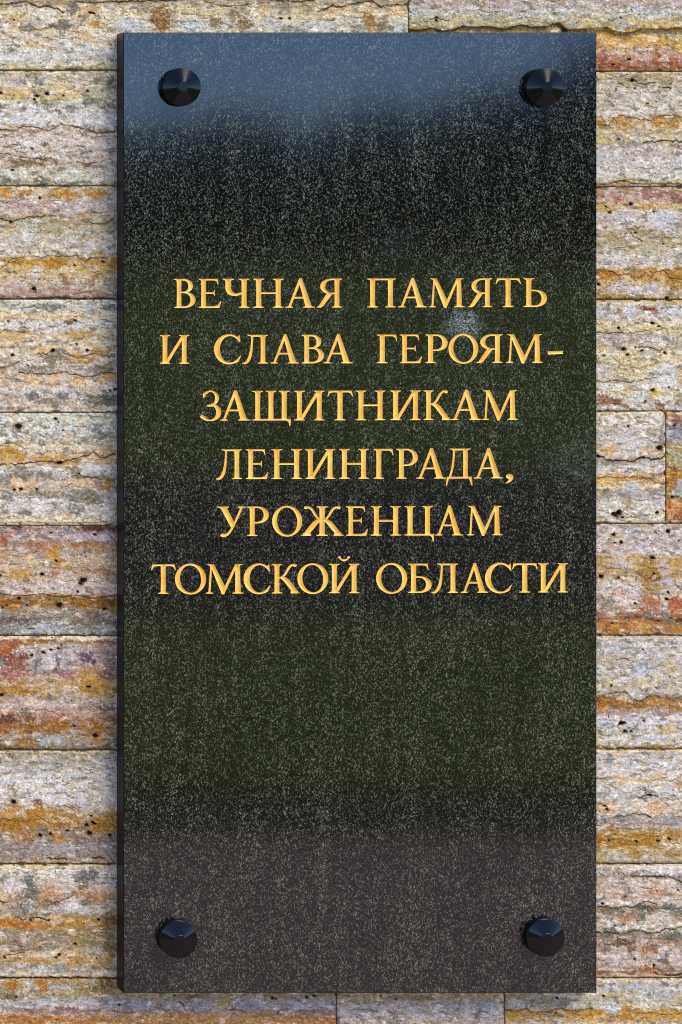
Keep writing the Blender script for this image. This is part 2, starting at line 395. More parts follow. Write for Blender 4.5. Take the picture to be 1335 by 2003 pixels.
stone(-260, 820, 807, 1028,
  [(807,196,190,168),(811,202,206,194),(825,204,208,200),(842,203,205,200),(855,202,200,194),(866,204,198,184),(876,208,194,162),(886,212,190,144),(896,214,188,140),(904,210,182,124),(912,210,198,186),(922,198,196,196),(930,176,170,160),(938,180,174,166),(950,186,176,162),(962,180,172,158),
   (972,190,186,184),(984,200,196,198),(994,194,188,186),(1002,192,188,180),(1008,206,202,190),(1014,212,206,180),(1022,216,208,176),(1028,206,192,150)],
  [(16,886,26,16,186,140,44,.95),(38,894,16,12,190,146,54,.9),(12,898,18,10,218,182,122,.7),(190,842,14,16,128,136,124,.92),(205,852,14,10,134,140,126,.85),(170,858,12,6,150,148,142,.8),(7,840,6,9,138,142,134,.8),(31,848,7,13,138,142,136,.85),(40,812,10,5,180,180,160,.7),(64,862,10,8,152,146,138,.75),(100,855,10,5,150,150,142,.7),(112,850,8,4,150,150,142,.7),(212,822,18,12,206,204,172,.7),
   (215,870,16,16,200,184,142,.7),(135,862,14,10,204,182,142,.6),(105,897,44,7,196,150,62,.8),(130,906,26,5,198,154,72,.8),(200,900,20,8,208,170,112,.8),(152,902,8,4,140,122,72,.8),(55,888,8,14,208,210,212,.8),(180,915,26,12,204,204,212,.8),(110,928,18,12,202,196,198,.85),(10,918,18,7,206,202,206,.7),
   (42,928,30,10,130,126,112,.85),(86,930,18,9,132,126,112,.85),(150,924,12,9,134,132,122,.85),(8,938,12,8,130,128,124,.7),(32,950,16,16,222,186,134,.9),(38,944,8,8,224,206,176,.9),(64,946,11,14,220,182,134,.9),(104,952,18,9,206,192,176,.9),(160,944,30,11,222,192,148,.9),(150,952,12,7,210,186,150,.7),(208,948,15,12,200,146,60,.95),
   (190,946,8,14,140,134,124,.8),(80,968,50,9,138,130,110,.8),(165,972,34,14,130,126,108,.9),(150,994,22,12,128,134,126,.85),(60,984,34,12,206,200,210,.9),(18,994,14,7,206,206,208,.8),(20,974,14,9,130,134,130,.8),(215,985,16,8,190,180,172,.7),(48,1004,14,6,118,120,104,.9),(10,1001,10,5,132,132,120,.8),(200,1005,24,8,206,206,200,.6),(148,1002,10,3,120,122,106,.8)],
  [([(-30,903),(0,909),(30,909),(52,906),(85,902),(117,905),(145,898),(170,892),(184,883),(198,896),(210,894),(228,887)],1.5,.9),([(145,931),(170,933),(195,936),(225,941)],1.4,.8),([(0,872),(20,866),(40,872),(50,880)],1.0,.5),([(-260,1023),(0,1023),(60,1022),(120,1024),(227,1022)],.9,.4)],
  [(36,834,7.5),(108,819,3.6),(114,826,2.2),(117,905,4.6),(73,957,3),(41,957,4),(124,842,2.2),(155,926,2.6),(178,819,1.4),(28,958,3)], [(1024,1028,222,208,168)], 5)
stone(-620, 500, 1028, 1244,
  [(1028,96,66,66),(1033,124,92,98),(1040,148,126,146),(1050,172,156,182),(1060,168,142,156),(1070,176,142,116),(1080,186,158,130),(1090,194,172,142),(1102,196,176,148),(1114,196,170,134),(1126,190,160,120),(1136,190,168,152),(1148,194,178,176),(1160,192,172,160),(1166,170,134,82),(1172,154,108,34),(1184,164,118,46),
   (1193,158,136,106),(1202,160,152,150),(1212,138,128,118),(1222,138,134,130),(1230,152,158,160),(1238,150,150,146),(1244,92,80,70)],
  [(15,1046,16,9,160,120,124,.8),(8,1060,12,8,160,82,62,.8),(55,1045,8,20,190,170,130,.7),(130,1036,14,8,132,136,138,.9),(190,1034,40,6,96,60,64,.9),(100,1040,22,8,180,160,176,.7),(170,1050,50,7,184,172,206,.8),(30,1072,24,12,186,170,164,.8),(30,1070,4,12,130,126,124,.8),(80,1066,34,8,168,112,104,.7),(108,1080,16,14,204,148,56,.9),(112,1098,12,12,198,142,52,.8),
   (140,1080,20,14,176,166,148,.8),(170,1066,34,7,166,120,74,.8),(200,1076,26,12,192,156,98,.7),(60,1095,24,12,206,188,156,.8),(190,1095,30,12,206,184,152,.7),(40,1124,22,9,204,158,68,.95),(20,1110,16,14,206,178,146,.6),(105,1122,18,7,150,100,84,.7),(185,1116,28,7,160,118,116,.8),(215,1124,14,6,150,110,96,.7),(82,1118,14,9,192,182,184,.7),(135,1112,14,6,196,158,80,.7),
   (130,1140,34,16,202,192,200,.85),(190,1134,26,14,198,182,172,.8),(30,1150,30,8,196,180,182,.7),(84,1144,16,14,206,192,182,.8),(55,1158,10,4,150,112,100,.8),(20,1176,24,9,166,112,28,.9),(165,1178,34,10,158,110,30,.9),(205,1180,22,12,138,100,34,.85),(85,1176,16,8,186,146,92,.8),(60,1190,24,6,196,172,150,.7),(95,1198,26,8,190,178,174,.7),
   (130,1202,16,10,144,150,138,.8),(190,1206,34,10,120,110,104,.8),(30,1212,34,8,112,100,88,.85),(100,1228,40,9,172,180,186,.9),(20,1232,18,8,140,144,140,.8),(88,1224,5,14,186,190,196,.8),(170,1230,40,7,140,136,130,.7)],
  [([(0,1163),(30,1166),(85,1163),(120,1168),(150,1165),(175,1170),(200,1168),(226,1166)],1.2,.7),([(55,1231),(68,1229)],1.4,.8),([(0,1091),(18,1087),(45,1090),(58,1082),(75,1080)],.9,.4)],
  [(117,1184,6.2),(162,1136,6.5),(157,1142,4),(168,1134,3),(83,1124,4.2),(6,1189,2.6),(53,1184,2.4),(38,1171,4),(205,1192,3.6),(110,1097,2.8),(85,1103,1.4),(101,1042,2.4),(1,1126,2.6),(153,1157,3),(186,1046,2.4),(13,1185,2)], [], 5)
stone(-300, 730, 1244, 1468,
  [(1244,226,212,188),(1249,222,204,176),(1252,150,108,66),(1257,162,122,82),(1264,176,154,150),(1276,186,176,182),(1290,182,170,184),(1304,176,156,172),(1314,176,142,150),(1322,180,146,130),(1332,190,162,122),(1342,186,154,100),(1352,182,148,88),(1360,184,154,106),(1370,184,164,148),
   (1380,182,164,166),(1390,176,142,144),(1400,168,132,124),(1408,158,116,92),(1416,160,108,62),(1428,160,118,62),(1440,158,134,104),(1450,152,144,136),(1458,146,132,112),(1464,124,96,64),(1468,110,84,56)],
  [(12,1268,20,16,186,106,34,.95),(8,1282,14,12,160,96,60,.8),(28,1262,14,8,160,90,90,.8),(32,1296,28,20,138,80,84,.95),(20,1318,24,14,160,104,112,.85),(2,1292,8,9,120,124,112,.8),(62,1278,10,14,202,200,206,.8),(76,1302,14,14,128,134,126,.95),(92,1290,12,22,200,196,200,.85),(100,1270,12,10,206,196,190,.8),
   (113,1296,6,18,112,92,110,.9),(108,1312,7,5,104,96,92,.9),(126,1290,12,22,178,172,206,.85),(145,1280,16,18,190,182,178,.9),(143,1294,10,5,132,128,96,.8),(168,1286,12,14,108,76,120,.9),(178,1296,8,9,92,66,92,.8),(190,1284,5,20,180,160,186,.7),(206,1285,16,22,150,128,126,.8),(130,1322,18,8,164,104,128,.8),(210,1322,18,12,148,112,130,.85),
   (178,1324,20,18,204,148,56,.95),(182,1322,11,8,230,176,96,.9),(200,1345,24,14,186,140,62,.85),(172,1348,22,14,192,144,70,.8),(100,1345,22,12,200,178,140,.8),(30,1350,38,12,176,134,60,.8),(70,1340,24,8,204,180,140,.7),(132,1360,22,14,182,174,172,.85),(205,1362,12,12,170,158,120,.85),(205,1384,24,6,110,106,92,.85),(70,1378,22,10,206,186,180,.9),
   (30,1370,26,10,176,160,158,.7),(110,1380,26,8,186,174,188,.8),(120,1392,44,8,186,148,156,.8),(160,1398,30,7,190,166,164,.8),(18,1406,20,9,92,60,68,.9),(60,1408,14,8,118,84,90,.8),(58,1424,16,16,172,116,40,.85),(56,1432,11,9,116,76,66,.85),(110,1420,30,9,178,124,52,.85),(190,1432,18,26,178,126,52,.9),(160,1418,12,8,176,130,60,.8),(145,1424,12,16,158,148,152,.7),
   (10,1425,14,14,170,112,46,.8),(28,1445,12,12,184,168,162,.8),(50,1454,24,10,162,114,40,.85),(100,1448,30,11,172,180,182,.9),(140,1456,26,8,152,142,136,.8),(6,1462,14,6,140,104,42,.8)],
  [([(108,1270),(115,1278),(118,1288),(112,1300),(110,1312)],1.2,.6),([(190,1339),(226,1340)],1.6,.0),([(-60,1468),(0,1466),(227,1467)],1.3,.6)],
  [(100,1271,3),(62,1282,4),(85,1277,3.6),(145,1420,3),(186,1439,5.5),(174,1344,3.6),(3,1359,3.6),(139,1371,1.4),(120,1262,1.6),(115,1268,2)], [(1246,1250,228,214,190)], 5)
stone(-560, 620, 1468, 1691,
  [(1468,196,182,146),(1474,166,160,142),(1484,162,160,148),(1494,172,170,160),(1505,184,180,176),(1518,200,198,196),(1532,206,206,206),(1548,204,202,204),(1562,200,196,196),(1574,196,188,178),(1584,190,170,142),(1594,180,146,84),(1604,174,130,52),(1614,170,126,52),(1624,168,132,74),(1634,162,138,108),
   (1642,156,142,130),(1652,156,150,150),(1662,150,144,148),(1672,146,136,136),(1680,148,134,120),(1686,172,148,110),(1691,150,126,90)],
  [(60,1508,14,11,148,150,150,.7),(100,1500,12,9,164,160,166,.7),(30,1528,20,8,208,210,216,.7),(80,1528,28,8,206,206,212,.6),(26,1540,6,10,150,142,118,.9),(27,1556,3,10,150,130,100,.8),(7,1530,8,7,170,178,186,.8),(200,1550,26,20,208,200,180,.8),(186,1540,12,6,170,150,120,.7),(155,1568,22,14,196,192,208,.8),(160,1580,16,9,166,158,170,.8),(110,1565,26,12,206,204,206,.6),
   (32,1582,14,10,190,140,76,.9),(15,1594,16,8,202,160,90,.9),(75,1575,9,9,150,112,72,.9),(72,1592,20,14,184,132,40,.95),(105,1590,14,9,186,140,58,.9),(45,1590,10,10,206,196,182,.7),(20,1614,34,14,176,128,34,.95),(60,1608,22,9,184,136,44,.8),(90,1605,18,10,192,158,94,.8),(85,1628,22,10,128,122,112,.8),(115,1638,20,10,200,142,66,.9),(110,1650,14,3,170,128,56,.6),(60,1640,14,9,174,120,52,.85),(40,1648,10,6,176,138,82,.7),
   (135,1630,16,10,136,132,128,.8),(165,1600,14,12,196,178,148,.7),(200,1616,26,12,186,126,24,.95),(212,1606,16,10,176,128,46,.9),(170,1616,10,12,150,140,120,.8),(150,1642,18,10,150,128,122,.8),(195,1644,34,8,136,124,118,.85),(175,1630,9,8,160,112,44,.8),(110,1662,34,9,166,164,168,.8),(30,1660,34,9,150,132,140,.8),(200,1668,30,10,156,142,136,.7),(60,1676,40,6,140,130,132,.7),(98,1684,12,4,206,186,150,.9),(150,1686,30,3,200,170,120,.7)],
  [([(90,1679),(110,1681),(130,1680)],1.6,.9),([(180,1678),(205,1679)],1.6,.85),([(60,1568),(80,1565),(92,1576)],1.0,.5),([(0,1600),(20,1606),(50,1608),(80,1602),(100,1612)],1.0,.5),([(0,1690),(80,1689),(227,1690)],1.3,.7)],
  [(27,1569,4.8),(178,1596,2.4),(182,1609,3.4),(170,1614,3.6),(175,1630,5),(184,1612,3),(215,1634,3.6),(78,1634,4),(100,1632,4),(132,1626,3),(101,1522,1.6)], [(1468.5,1471.5,200,186,150)], 5)
stone(-700, 540, 1691, 1914,
  [(1691,186,172,136),(1696,206,198,168),(1702,208,204,192),(1710,200,196,186),(1720,192,186,178),(1732,188,176,166),(1744,186,164,148),(1756,182,154,126),(1765,176,152,128),(1774,176,168,164),(1784,174,160,138),(1794,178,146,94),(1804,182,138,66),(1814,178,140,72),(1824,168,148,112),(1834,162,146,124),(1846,154,140,112),
   (1856,162,148,122),(1864,186,168,138),(1872,190,164,124),(1880,182,150,94),(1888,172,158,130),(1896,170,166,158),(1904,190,184,172),(1910,196,184,156),(1914,176,158,118)],
  [(60,1732,12,22,112,118,116,.95),(62,1750,18,14,118,118,108,.85),(8,1720,9,9,128,130,122,.8),(26,1735,18,18,206,206,210,.85),(165,1716,28,12,112,118,118,.95),(180,1706,12,8,120,122,120,.9),(165,1734,14,8,116,116,108,.85),(100,1742,32,18,192,160,140,.85),(95,1750,24,10,190,142,104,.7),(128,1730,18,20,200,192,188,.8),(190,1740,26,9,206,190,166,.8),(205,1754,24,10,190,150,98,.8),(160,1745,14,8,200,150,106,.8),
   (5,1755,12,12,206,184,136,.8),(40,1780,20,18,124,122,112,.9),(30,1784,10,9,172,160,152,.8),(140,1770,24,12,206,206,212,.9),(165,1782,26,7,200,200,206,.8),(168,1768,12,7,124,124,116,.9),(112,1778,14,8,176,170,180,.8),(90,1768,20,10,140,124,98,.7),(20,1808,34,9,190,120,42,.95),(70,1812,26,8,190,132,54,.85),(110,1800,12,10,204,180,152,.9),(150,1806,34,9,186,140,62,.8),(60,1797,30,4,206,190,160,.8),
   (30,1838,16,12,160,136,152,.9),(34,1846,10,7,128,92,110,.85),(45,1832,9,6,186,182,186,.8),(95,1830,30,9,142,136,118,.7),(120,1840,24,9,150,140,128,.7),(150,1840,18,16,168,146,78,.7),(185,1844,22,16,150,134,92,.8),(215,1845,14,30,134,118,78,.8),(212,1800,16,14,120,98,64,.8),(90,1868,26,8,206,196,174,.9),(60,1878,28,6,190,150,94,.8),(150,1880,26,12,186,148,86,.8),(175,1862,22,5,176,170,164,.8),(200,1885,26,12,182,146,96,.7),
   (80,1898,24,8,190,196,196,.9),(120,1894,14,9,140,146,132,.9),(26,1905,9,6,136,132,120,.8),(190,1898,20,6,140,124,110,.8),(30,1892,30,6,170,164,158,.7),(210,1905,20,7,196,192,168,.6)],
  [([(0,1765),(15,1766)],1.6,.7),([(105,1768),(130,1758),(143,1752),(146,1740)],1.2,.7),([(28,1793),(45,1800),(55,1796),(75,1795),(90,1800)],1.6,.85),([(20,1862),(60,1858),(80,1852)],1.2,.7),([(0,1870),(20,1868),(50,1864)],1.0,.6),([(0,1913),(100,1912),(227,1913)],1.3,.6)],
  [(116,1869,3.6),(147,1847,3.4),(95,1801,2.4),(193,1799,3),(60,1800,2.6),(110,1873,2.4),(189,1875,2),(9,1873,2.6),(159,1747,1.8)], [(1692,1696,206,192,154)], 5)
stone(-200, 659, 1914, 2130,
  [(1914,150,122,76),(1919,182,160,120),(1926,166,150,122),(1936,160,146,112),(1946,158,146,112),(1955,160,156,146),(1964,166,166,176),(1972,158,148,160),(1979,152,128,136),(1985,170,138,110),(1992,178,136,84),(2000,176,130,66),(2012,180,150,110),(2040,190,180,160),(2080,190,160,110),(2130,170,150,120)],
  [(24,1928,15,13,184,122,34,.95),(84,1924,14,10,182,124,42,.95),(84,1934,9,10,190,130,60,.9),(56,1925,12,9,186,186,180,.8),(120,1920,22,7,172,136,90,.8),(115,1932,22,9,170,172,166,.8),(205,1928,22,14,116,92,44,.9),(175,1935,22,12,150,136,96,.8),(15,1950,18,8,120,112,84,.85),(30,1952,12,9,134,126,100,.7),(135,1945,24,9,166,158,118,.7),(100,1960,40,7,176,178,192,.8),
   (50,1968,24,6,170,166,184,.8),(160,1960,36,8,172,174,190,.8),(60,1976,24,4,126,100,122,.8),(130,1974,24,4,126,96,124,.8),(205,1960,14,9,124,118,112,.7),(212,1982,16,12,182,156,140,.8),(60,1994,60,9,176,122,56,.85),(170,1996,30,8,180,130,70,.8),
   (270,1948,40,8,174,166,116,.85),(320,1955,30,8,172,162,124,.7),(265,1968,34,8,168,168,180,.9),(245,1970,10,6,140,132,124,.8),(350,1966,18,6,172,170,160,.6),(400,1968,26,12,160,154,156,.85),(380,1950,30,5,128,116,76,.7),(440,1962,18,12,176,162,86,.9),(440,1978,24,9,186,172,152,.8),(490,1966,24,12,150,148,154,.9),(505,1952,8,12,192,188,180,.8),(545,1950,28,8,158,148,92,.8),(590,1972,32,7,176,172,184,.8),(600,1980,34,4,136,118,124,.8),(640,1984,16,6,142,118,118,.8),
   (360,1990,34,9,176,132,82,.85),(300,1992,34,8,186,152,100,.8),(470,1990,30,6,166,130,96,.7),(560,1996,40,7,178,132,80,.85),(640,1996,16,7,176,120,66,.8),(230,1995,24,8,184,142,86,.8)],
  [([(440,1975),(460,1976),(480,1980)],1.1,.5),([(350,1960),(356,1964),(361,1970)],2.2,.7)],
  [(533,1952,3),(540,1954,2.4),(600,1951,3),(615,1948,2.6),(342,1948,2),(313,1948,1.8),(31,1951,2.4),(234,1966,1.8)], [], 4)
stone(659, 988, 1914, 2130,
  [(1914,170,150,110),(1945,166,152,116),(1956,184,170,144),(1966,184,174,164),(1976,178,174,172),(1986,174,168,172),(1996,182,168,160),(2006,188,172,148),(2130,170,150,120)],
  [(680,1966,18,12,196,186,162,.8),(720,1972,20,8,190,180,160,.8),(772,1984,6,16,150,156,146,.9),(745,1980,14,9,206,200,198,.8),(730,1976,14,4,150,130,118,.7),(850,1990,36,8,176,170,188,.8),(900,1976,30,12,166,160,164,.8),(960,1975,22,22,176,184,192,.9),(936,1990,7,14,120,120,116,.8),(940,1960,26,8,160,156,148,.7),
   (800,1953,60,5,140,130,90,.7),(690,1994,20,7,206,200,196,.8),(840,2000,10,6,186,150,90,.7),(978,1970,6,30,206,196,172,.9)],
  [([(690,1976),(715,1975),(735,1978)],1.0,.5),([(930,1970),(938,1980),(935,1992)],1.1,.5)], [(775,1955,2),(745,1948,2)], [], 4)
stone(988, 1900, 1914, 2130,
  [(1914,176,158,132),(1918,192,176,148),(1922,184,184,188),(1930,178,180,190),(1942,180,180,176),(1952,180,172,132),(1962,180,178,160),(1970,190,186,170),(1975,196,172,112),(1980,190,146,68),(1988,198,156,80),(1996,200,168,108),(2004,200,180,152),(2130,180,160,120)],
  [(1010,1950,18,10,168,154,112,.8),(1050,1962,30,7,142,144,122,.85),(1100,1962,18,9,142,146,138,.8),(1010,1962,14,8,196,194,186,.8),(1150,1952,26,9,180,178,166,.8),(1010,1984,22,9,188,146,66,.9),(1060,1978,34,6,206,178,124,.8),(1150,1982,34,9,186,138,58,.9),(1195,1974,14,14,190,198,212,.95),(1180,1966,14,7,190,196,206,.9),(1200,1989,12,7,136,120,96,.85),
   (1230,1984,18,14,182,134,62,.95),(1228,1972,14,7,176,142,80,.8),(1290,1986,44,8,200,156,70,.85),(1300,1952,40,14,176,182,188,.7),(1330,1950,14,10,200,180,120,.7),(1260,1955,30,12,190,190,190,.7),(1240,1930,40,8,172,174,186,.7),(1275,1968,20,8,206,200,180,.8)],
  [([(988,1976),(1010,1979),(1030,1975),(1050,1982),(1075,1978),(1100,1974),(1130,1978),(1160,1974)],1.2,.7),([(1240,1984),(1270,1982),(1300,1986),(1335,1984)],1.0,.6)],
  [(1181,1949,2.8),(1090,1952,2.6),(1088,1982,2)], [(1915.5,1919,206,188,152)], 4)
# --- right side, from the top
stone(800, 1640, -88, 139,
  [(-88,180,180,175),(-40,190,160,150),(0,182,166,164),(7,184,172,172),(16,192,186,184),(26,192,188,180),(34,190,184,160),(42,196,184,142),(50,192,174,122),(56,176,142,62),(62,172,134,50),(70,186,148,58),(80,202,156,66),(92,204,166,104),(101,196,164,138),(110,178,130,116),(120,168,106,92),(130,154,92,72),(135,142,92,66),(139,182,156,112)],
  [(825,20,24,10,182,184,190,.8),(880,10,34,6,186,160,164,.7),(860,26,30,8,190,188,180,.6),(840,40,34,7,184,178,130,.8),(905,36,30,8,206,186,136,.7),(980,8,34,7,170,150,156,.7),(960,42,34,8,186,176,130,.7),(1010,20,34,9,188,184,186,.7),(1095,50,12,8,176,122,40,.95),(1105,56,9,6,120,84,30,.9),(1120,44,14,10,176,176,176,.7),(1210,6,24,6,166,140,148,.8),(1290,6,26,6,166,138,148,.8),
   (1255,20,24,9,180,186,200,.8),(1300,22,20,8,178,184,192,.8),(1218,46,14,10,180,180,178,.85),(1150,42,24,7,206,190,140,.7),(1180,24,30,8,196,190,176,.6),(1280,44,40,5,206,176,112,.7),(1318,68,20,7,150,140,100,.7),
   (1190,90,16,9,218,166,86,.8),(1214,98,9,12,200,186,160,.8),(1246,102,13,13,196,172,168,.9),(1268,110,9,12,192,168,172,.9),(1299,106,12,14,196,176,176,.9),(1180,112,14,12,150,98,102,.8),(1240,122,12,7,206,186,160,.7),(1285,102,4,14,166,76,44,.8),(1328,88,14,16,198,166,76,.85),(1332,116,9,10,186,160,156,.7),(1300,122,12,3,112,100,96,.8),(1200,128,34,6,160,78,52,.7),(1310,82,10,4,160,150,90,.6)],
  [([(935,18),(960,26),(985,22)],.9,.5),([(800,44),(830,42),(850,36),(880,40)],1.0,.4)],
  [(854,33,2.4),(855,40,2.2),(1232,115,3.2),(1200,125,2.4),(1236,18,1.4),(1215,34,1.6)], [(137,139,186,160,118)], 3,
  ledges=[[(800,56),(822,58),(845,53),(868,60),(890,57),(905,50),(930,52),(955,50),(985,56),(1020,47),(1040,52),(1075,50),(1095,42),(1110,58),(1150,56),(1172,53),(1190,53),(1205,61),(1225,63),(1242,61),(1256,54),(1280,55),(1305,57),(1320,53),(1345,53),(1640,55)]])
stone(560, 1560, 139, 365,
  [(139,180,152,106),(143,196,172,128),(147,170,156,120),(155,174,164,134),(166,182,174,152),(178,190,184,172),(192,195,189,178),(206,196,188,174),(218,200,193,184),(227,203,196,188),(231,190,160,92),(240,200,170,106),(250,202,184,142),(260,200,184,150),(270,196,182,152),(276,186,170,142),(282,192,184,180),(294,192,186,186),
   (306,196,193,194),(320,197,195,193),(334,197,197,195),(346,196,196,192),(353,200,190,160),(358,192,170,124),(362,206,188,150),(365,160,140,100)],
  [(1235,153,34,7,150,144,110,.85),(1300,158,26,8,160,152,120,.8),(1188,164,16,8,196,186,180,.7),(1260,186,20,10,206,202,196,.7),(1210,190,16,8,180,172,152,.6),(1179,243,9,9,180,138,54,.95),(1212,236,18,9,192,148,62,.95),(1226,240,7,12,176,128,46,.8),(1255,238,9,7,186,142,66,.8),(1290,238,18,12,198,150,58,.9),(1318,236,9,18,180,132,44,.9),(1302,256,6,14,206,176,112,.8),(1272,240,9,10,206,200,190,.9),(1241,235,7,7,200,192,180,.8),
   (1181,274,16,12,196,190,130,.85),(1246,262,14,9,190,176,170,.7),(1218,259,14,6,178,152,150,.7),(1211,272,6,4,142,116,104,.85),(1235,281,9,6,160,140,132,.8),(1262,258,12,9,180,158,164,.7),(1262,300,12,8,176,158,146,.8),(1180,310,14,16,192,194,206,.7),(1290,300,40,7,184,170,172,.7),(1285,318,34,12,208,206,198,.7),(1216,355,18,5,176,146,80,.85),(1275,340,18,4,176,166,156,.6),(1330,320,14,14,190,196,206,.6)],
  [([(1240,158),(1250,164),(1264,164),(1284,161)],1.3,.7),([(1288,171),(1304,170),(1314,173)],1.5,.8),([(1211,164),(1220,163)],1.4,.8),([(1168,243),(1190,246),(1200,232),(1215,226),(1235,230),(1255,233),(1275,236),(1290,226),(1310,225),(1328,226),(1335,240)],1.1,.6),([(1258,280),(1275,276),(1290,276),(1310,275),(1335,277)],1.3,.75),([(560,360),(1168,360),(1195,360),(1212,353),(1232,356),(1245,360),(1300,359),(1560,360)],1.2,.75)],
  [(1238,157,4),(1313,163,2.2),(1267,202,2.4),(1243,172,2),(1211,271,2),(1329,285,1.6)], [(361.5,364,206,190,156),(140,142.5,200,178,136)], 4)
stone(700, 1420, 365, 586,
  [(365,120,96,74),(368,172,142,128),(373,172,132,134),(382,180,148,144),(390,190,160,144),(398,200,172,128),(404,202,178,134),(412,198,186,172),(424,192,188,198),(436,194,184,186),(446,192,180,174),(454,188,172,152),(462,182,168,134),(472,182,172,142),(484,190,182,158),(498,196,190,180),(512,198,192,190),(520,196,190,186),(525,206,192,160),
   (529,180,132,52),(537,190,142,66),(546,196,158,92),(554,202,178,126),(562,194,182,164),(570,192,184,180),(577,196,172,120),(583,160,128,72),(586,130,100,56)],
  [(1186,386,6,10,206,188,184,.8),(1210,392,10,8,160,108,108,.7),(1268,380,10,9,156,100,108,.85),(1300,380,26,7,150,98,106,.8),(1252,378,5,14,206,190,184,.7),(1328,388,9,9,142,84,96,.9),(1178,385,6,9,160,116,116,.8),(1240,390,10,7,190,160,156,.6),(1185,408,18,8,204,164,84,.8),(1270,403,24,6,206,170,100,.85),(1315,402,18,6,204,168,96,.8),(1300,430,26,22,188,194,212,.9),(1220,425,24,10,192,190,204,.7),(1187,427,5,9,172,152,120,.7),
   (1245,450,26,8,160,150,116,.7),(1240,446,16,3,120,106,66,.7),(1190,472,20,18,170,156,108,.6),(1300,462,34,5,164,142,108,.7),(1330,440,8,10,150,140,110,.7),(1200,500,24,10,206,200,196,.5),(1326,506,9,14,140,146,128,.7),(1210,515,24,9,200,194,206,.5),
   (1186,538,18,9,188,134,34,.95),(1212,540,14,7,192,150,74,.9),(1228,542,9,10,214,194,146,.9),(1216,556,20,9,192,182,182,.9),(1243,550,12,8,206,182,132,.8),(1262,540,9,9,190,150,74,.9),(1276,540,8,14,184,134,54,.9),(1292,542,18,12,206,170,96,.85),(1322,548,18,22,176,130,46,.9),(1280,564,18,12,184,186,198,.9),(1245,568,14,10,192,194,206,.9),(1300,562,10,9,200,180,140,.8),(1176,570,9,9,182,150,90,.7),(1200,578,28,5,180,140,66,.8),(1185,552,14,6,200,160,100,.7)],
  [([(1235,455),(1240,462),(1250,468),(1258,474)],1.2,.7),([(1290,464),(1310,466),(1335,465)],1.1,.5),([(1168,530),(1185,528),(1200,533),(1212,540),(1222,536),(1232,536),(1244,548),(1252,546),(1265,532),(1274,545),(1282,534),(1300,529),(1312,545),(1330,548)],1.2,.6),([(1215,398),(1225,402),(1240,398)],1.2,.5)],
  [(1194,415,4),(1235,398,3.6),(1187,403,2),(1172,556,3.4),(1244,455,2.6),(1280,413,2),(1299,476,1.8),(1246,502,1.6),(1306,583,4),(1262,585,2.6)], [], 4)
stone(610, 1700, 586, 804,
  [(586,196,168,112),(590,194,168,116),(594,206,200,186),(602,206,206,208),(612,196,194,196),(620,196,192,196),(627,208,198,176),(636,214,200,152),(646,210,196,150),(654,192,184,172),(662,194,188,186),(672,200,192,182),(682,206,194,166),(692,212,200,160),(702,212,202,164),(712,206,196,166),(722,204,198,186),(732,206,198,172),
   (742,206,202,180),(752,203,204,204),(762,206,202,188),(772,204,200,178),(780,200,196,184),(790,202,198,194),(798,204,204,202),(802,198,190,170),(804,176,160,120)],
  [(1266,603,22,8,150,98,76,.95),(1285,608,9,6,158,106,84,.85),(1213,611,9,7,156,116,94,.85),(1246,617,6,4,150,140,130,.8),(1232,606,14,14,200,206,216,.8),(1182,606,16,9,180,180,190,.8),(1320,612,20,9,186,188,200,.8),(1200,638,34,9,214,198,146,.6),(1208,672,13,9,156,144,146,.9),(1200,660,24,7,172,164,166,.7),(1235,665,12,9,176,156,120,.7),(1265,660,24,7,192,184,186,.7),(1280,665,20,7,204,200,206,.7),
   (1325,668,12,16,156,150,128,.8),(1330,652,10,9,206,192,140,.8),(1270,690,14,8,190,186,190,.85),(1250,712,36,9,214,196,132,.7),(1182,722,14,14,180,180,196,.8),(1215,728,20,9,208,190,126,.8),(1235,738,16,9,206,190,134,.8),(1305,725,24,12,194,200,212,.85),(1300,745,30,12,208,210,214,.8),(1280,768,16,11,214,186,96,.85),(1230,766,14,10,210,192,130,.8),(1203,764,12,8,214,202,156,.8),(1245,775,20,9,196,204,206,.8),(1330,735,8,12,190,160,96,.7),
   (1178,778,12,9,144,92,92,.85),(1200,784,20,7,150,98,86,.9),(1182,790,20,4,158,110,80,.8),(1212,783,10,6,142,92,80,.8),(1228,797,5,6,150,108,84,.8),(1292,794,9,8,142,104,90,.95),(1306,788,6,5,150,126,120,.8),(1263,785,4,4,140,130,124,.8),(1275,790,8,4,160,156,150,.7),(1330,785,8,5,150,120,110,.6)],
  [([(1168,650),(1185,652),(1205,650),(1230,652),(1255,648),(1275,646),(1292,646),(1300,640),(1310,652)],1.1,.55),([(1168,744),(1180,749),(1196,744),(1212,745),(1230,748),(1252,745),(1265,741),(1290,738)],1.2,.7),([(1250,680),(1268,678),(1280,682),(1296,687)],1.3,.75),([(1200,700),(1222,716),(1250,720),(1285,712)],.9,.4),([(1190,668),(1200,655),(1220,650)],1.0,.45)],
  [(1210,641,3),(1229,693,3.8),(1182,695,2.8),(1278,763,4),(1303,690,3.4),(1221,683,5),(1277,632,4),(1257,686,3),(1310,758,2),(1263,785,2.4),(1290,638,2.4),(1244,679,1.6)], [(585.8,592,198,172,120)], 5)
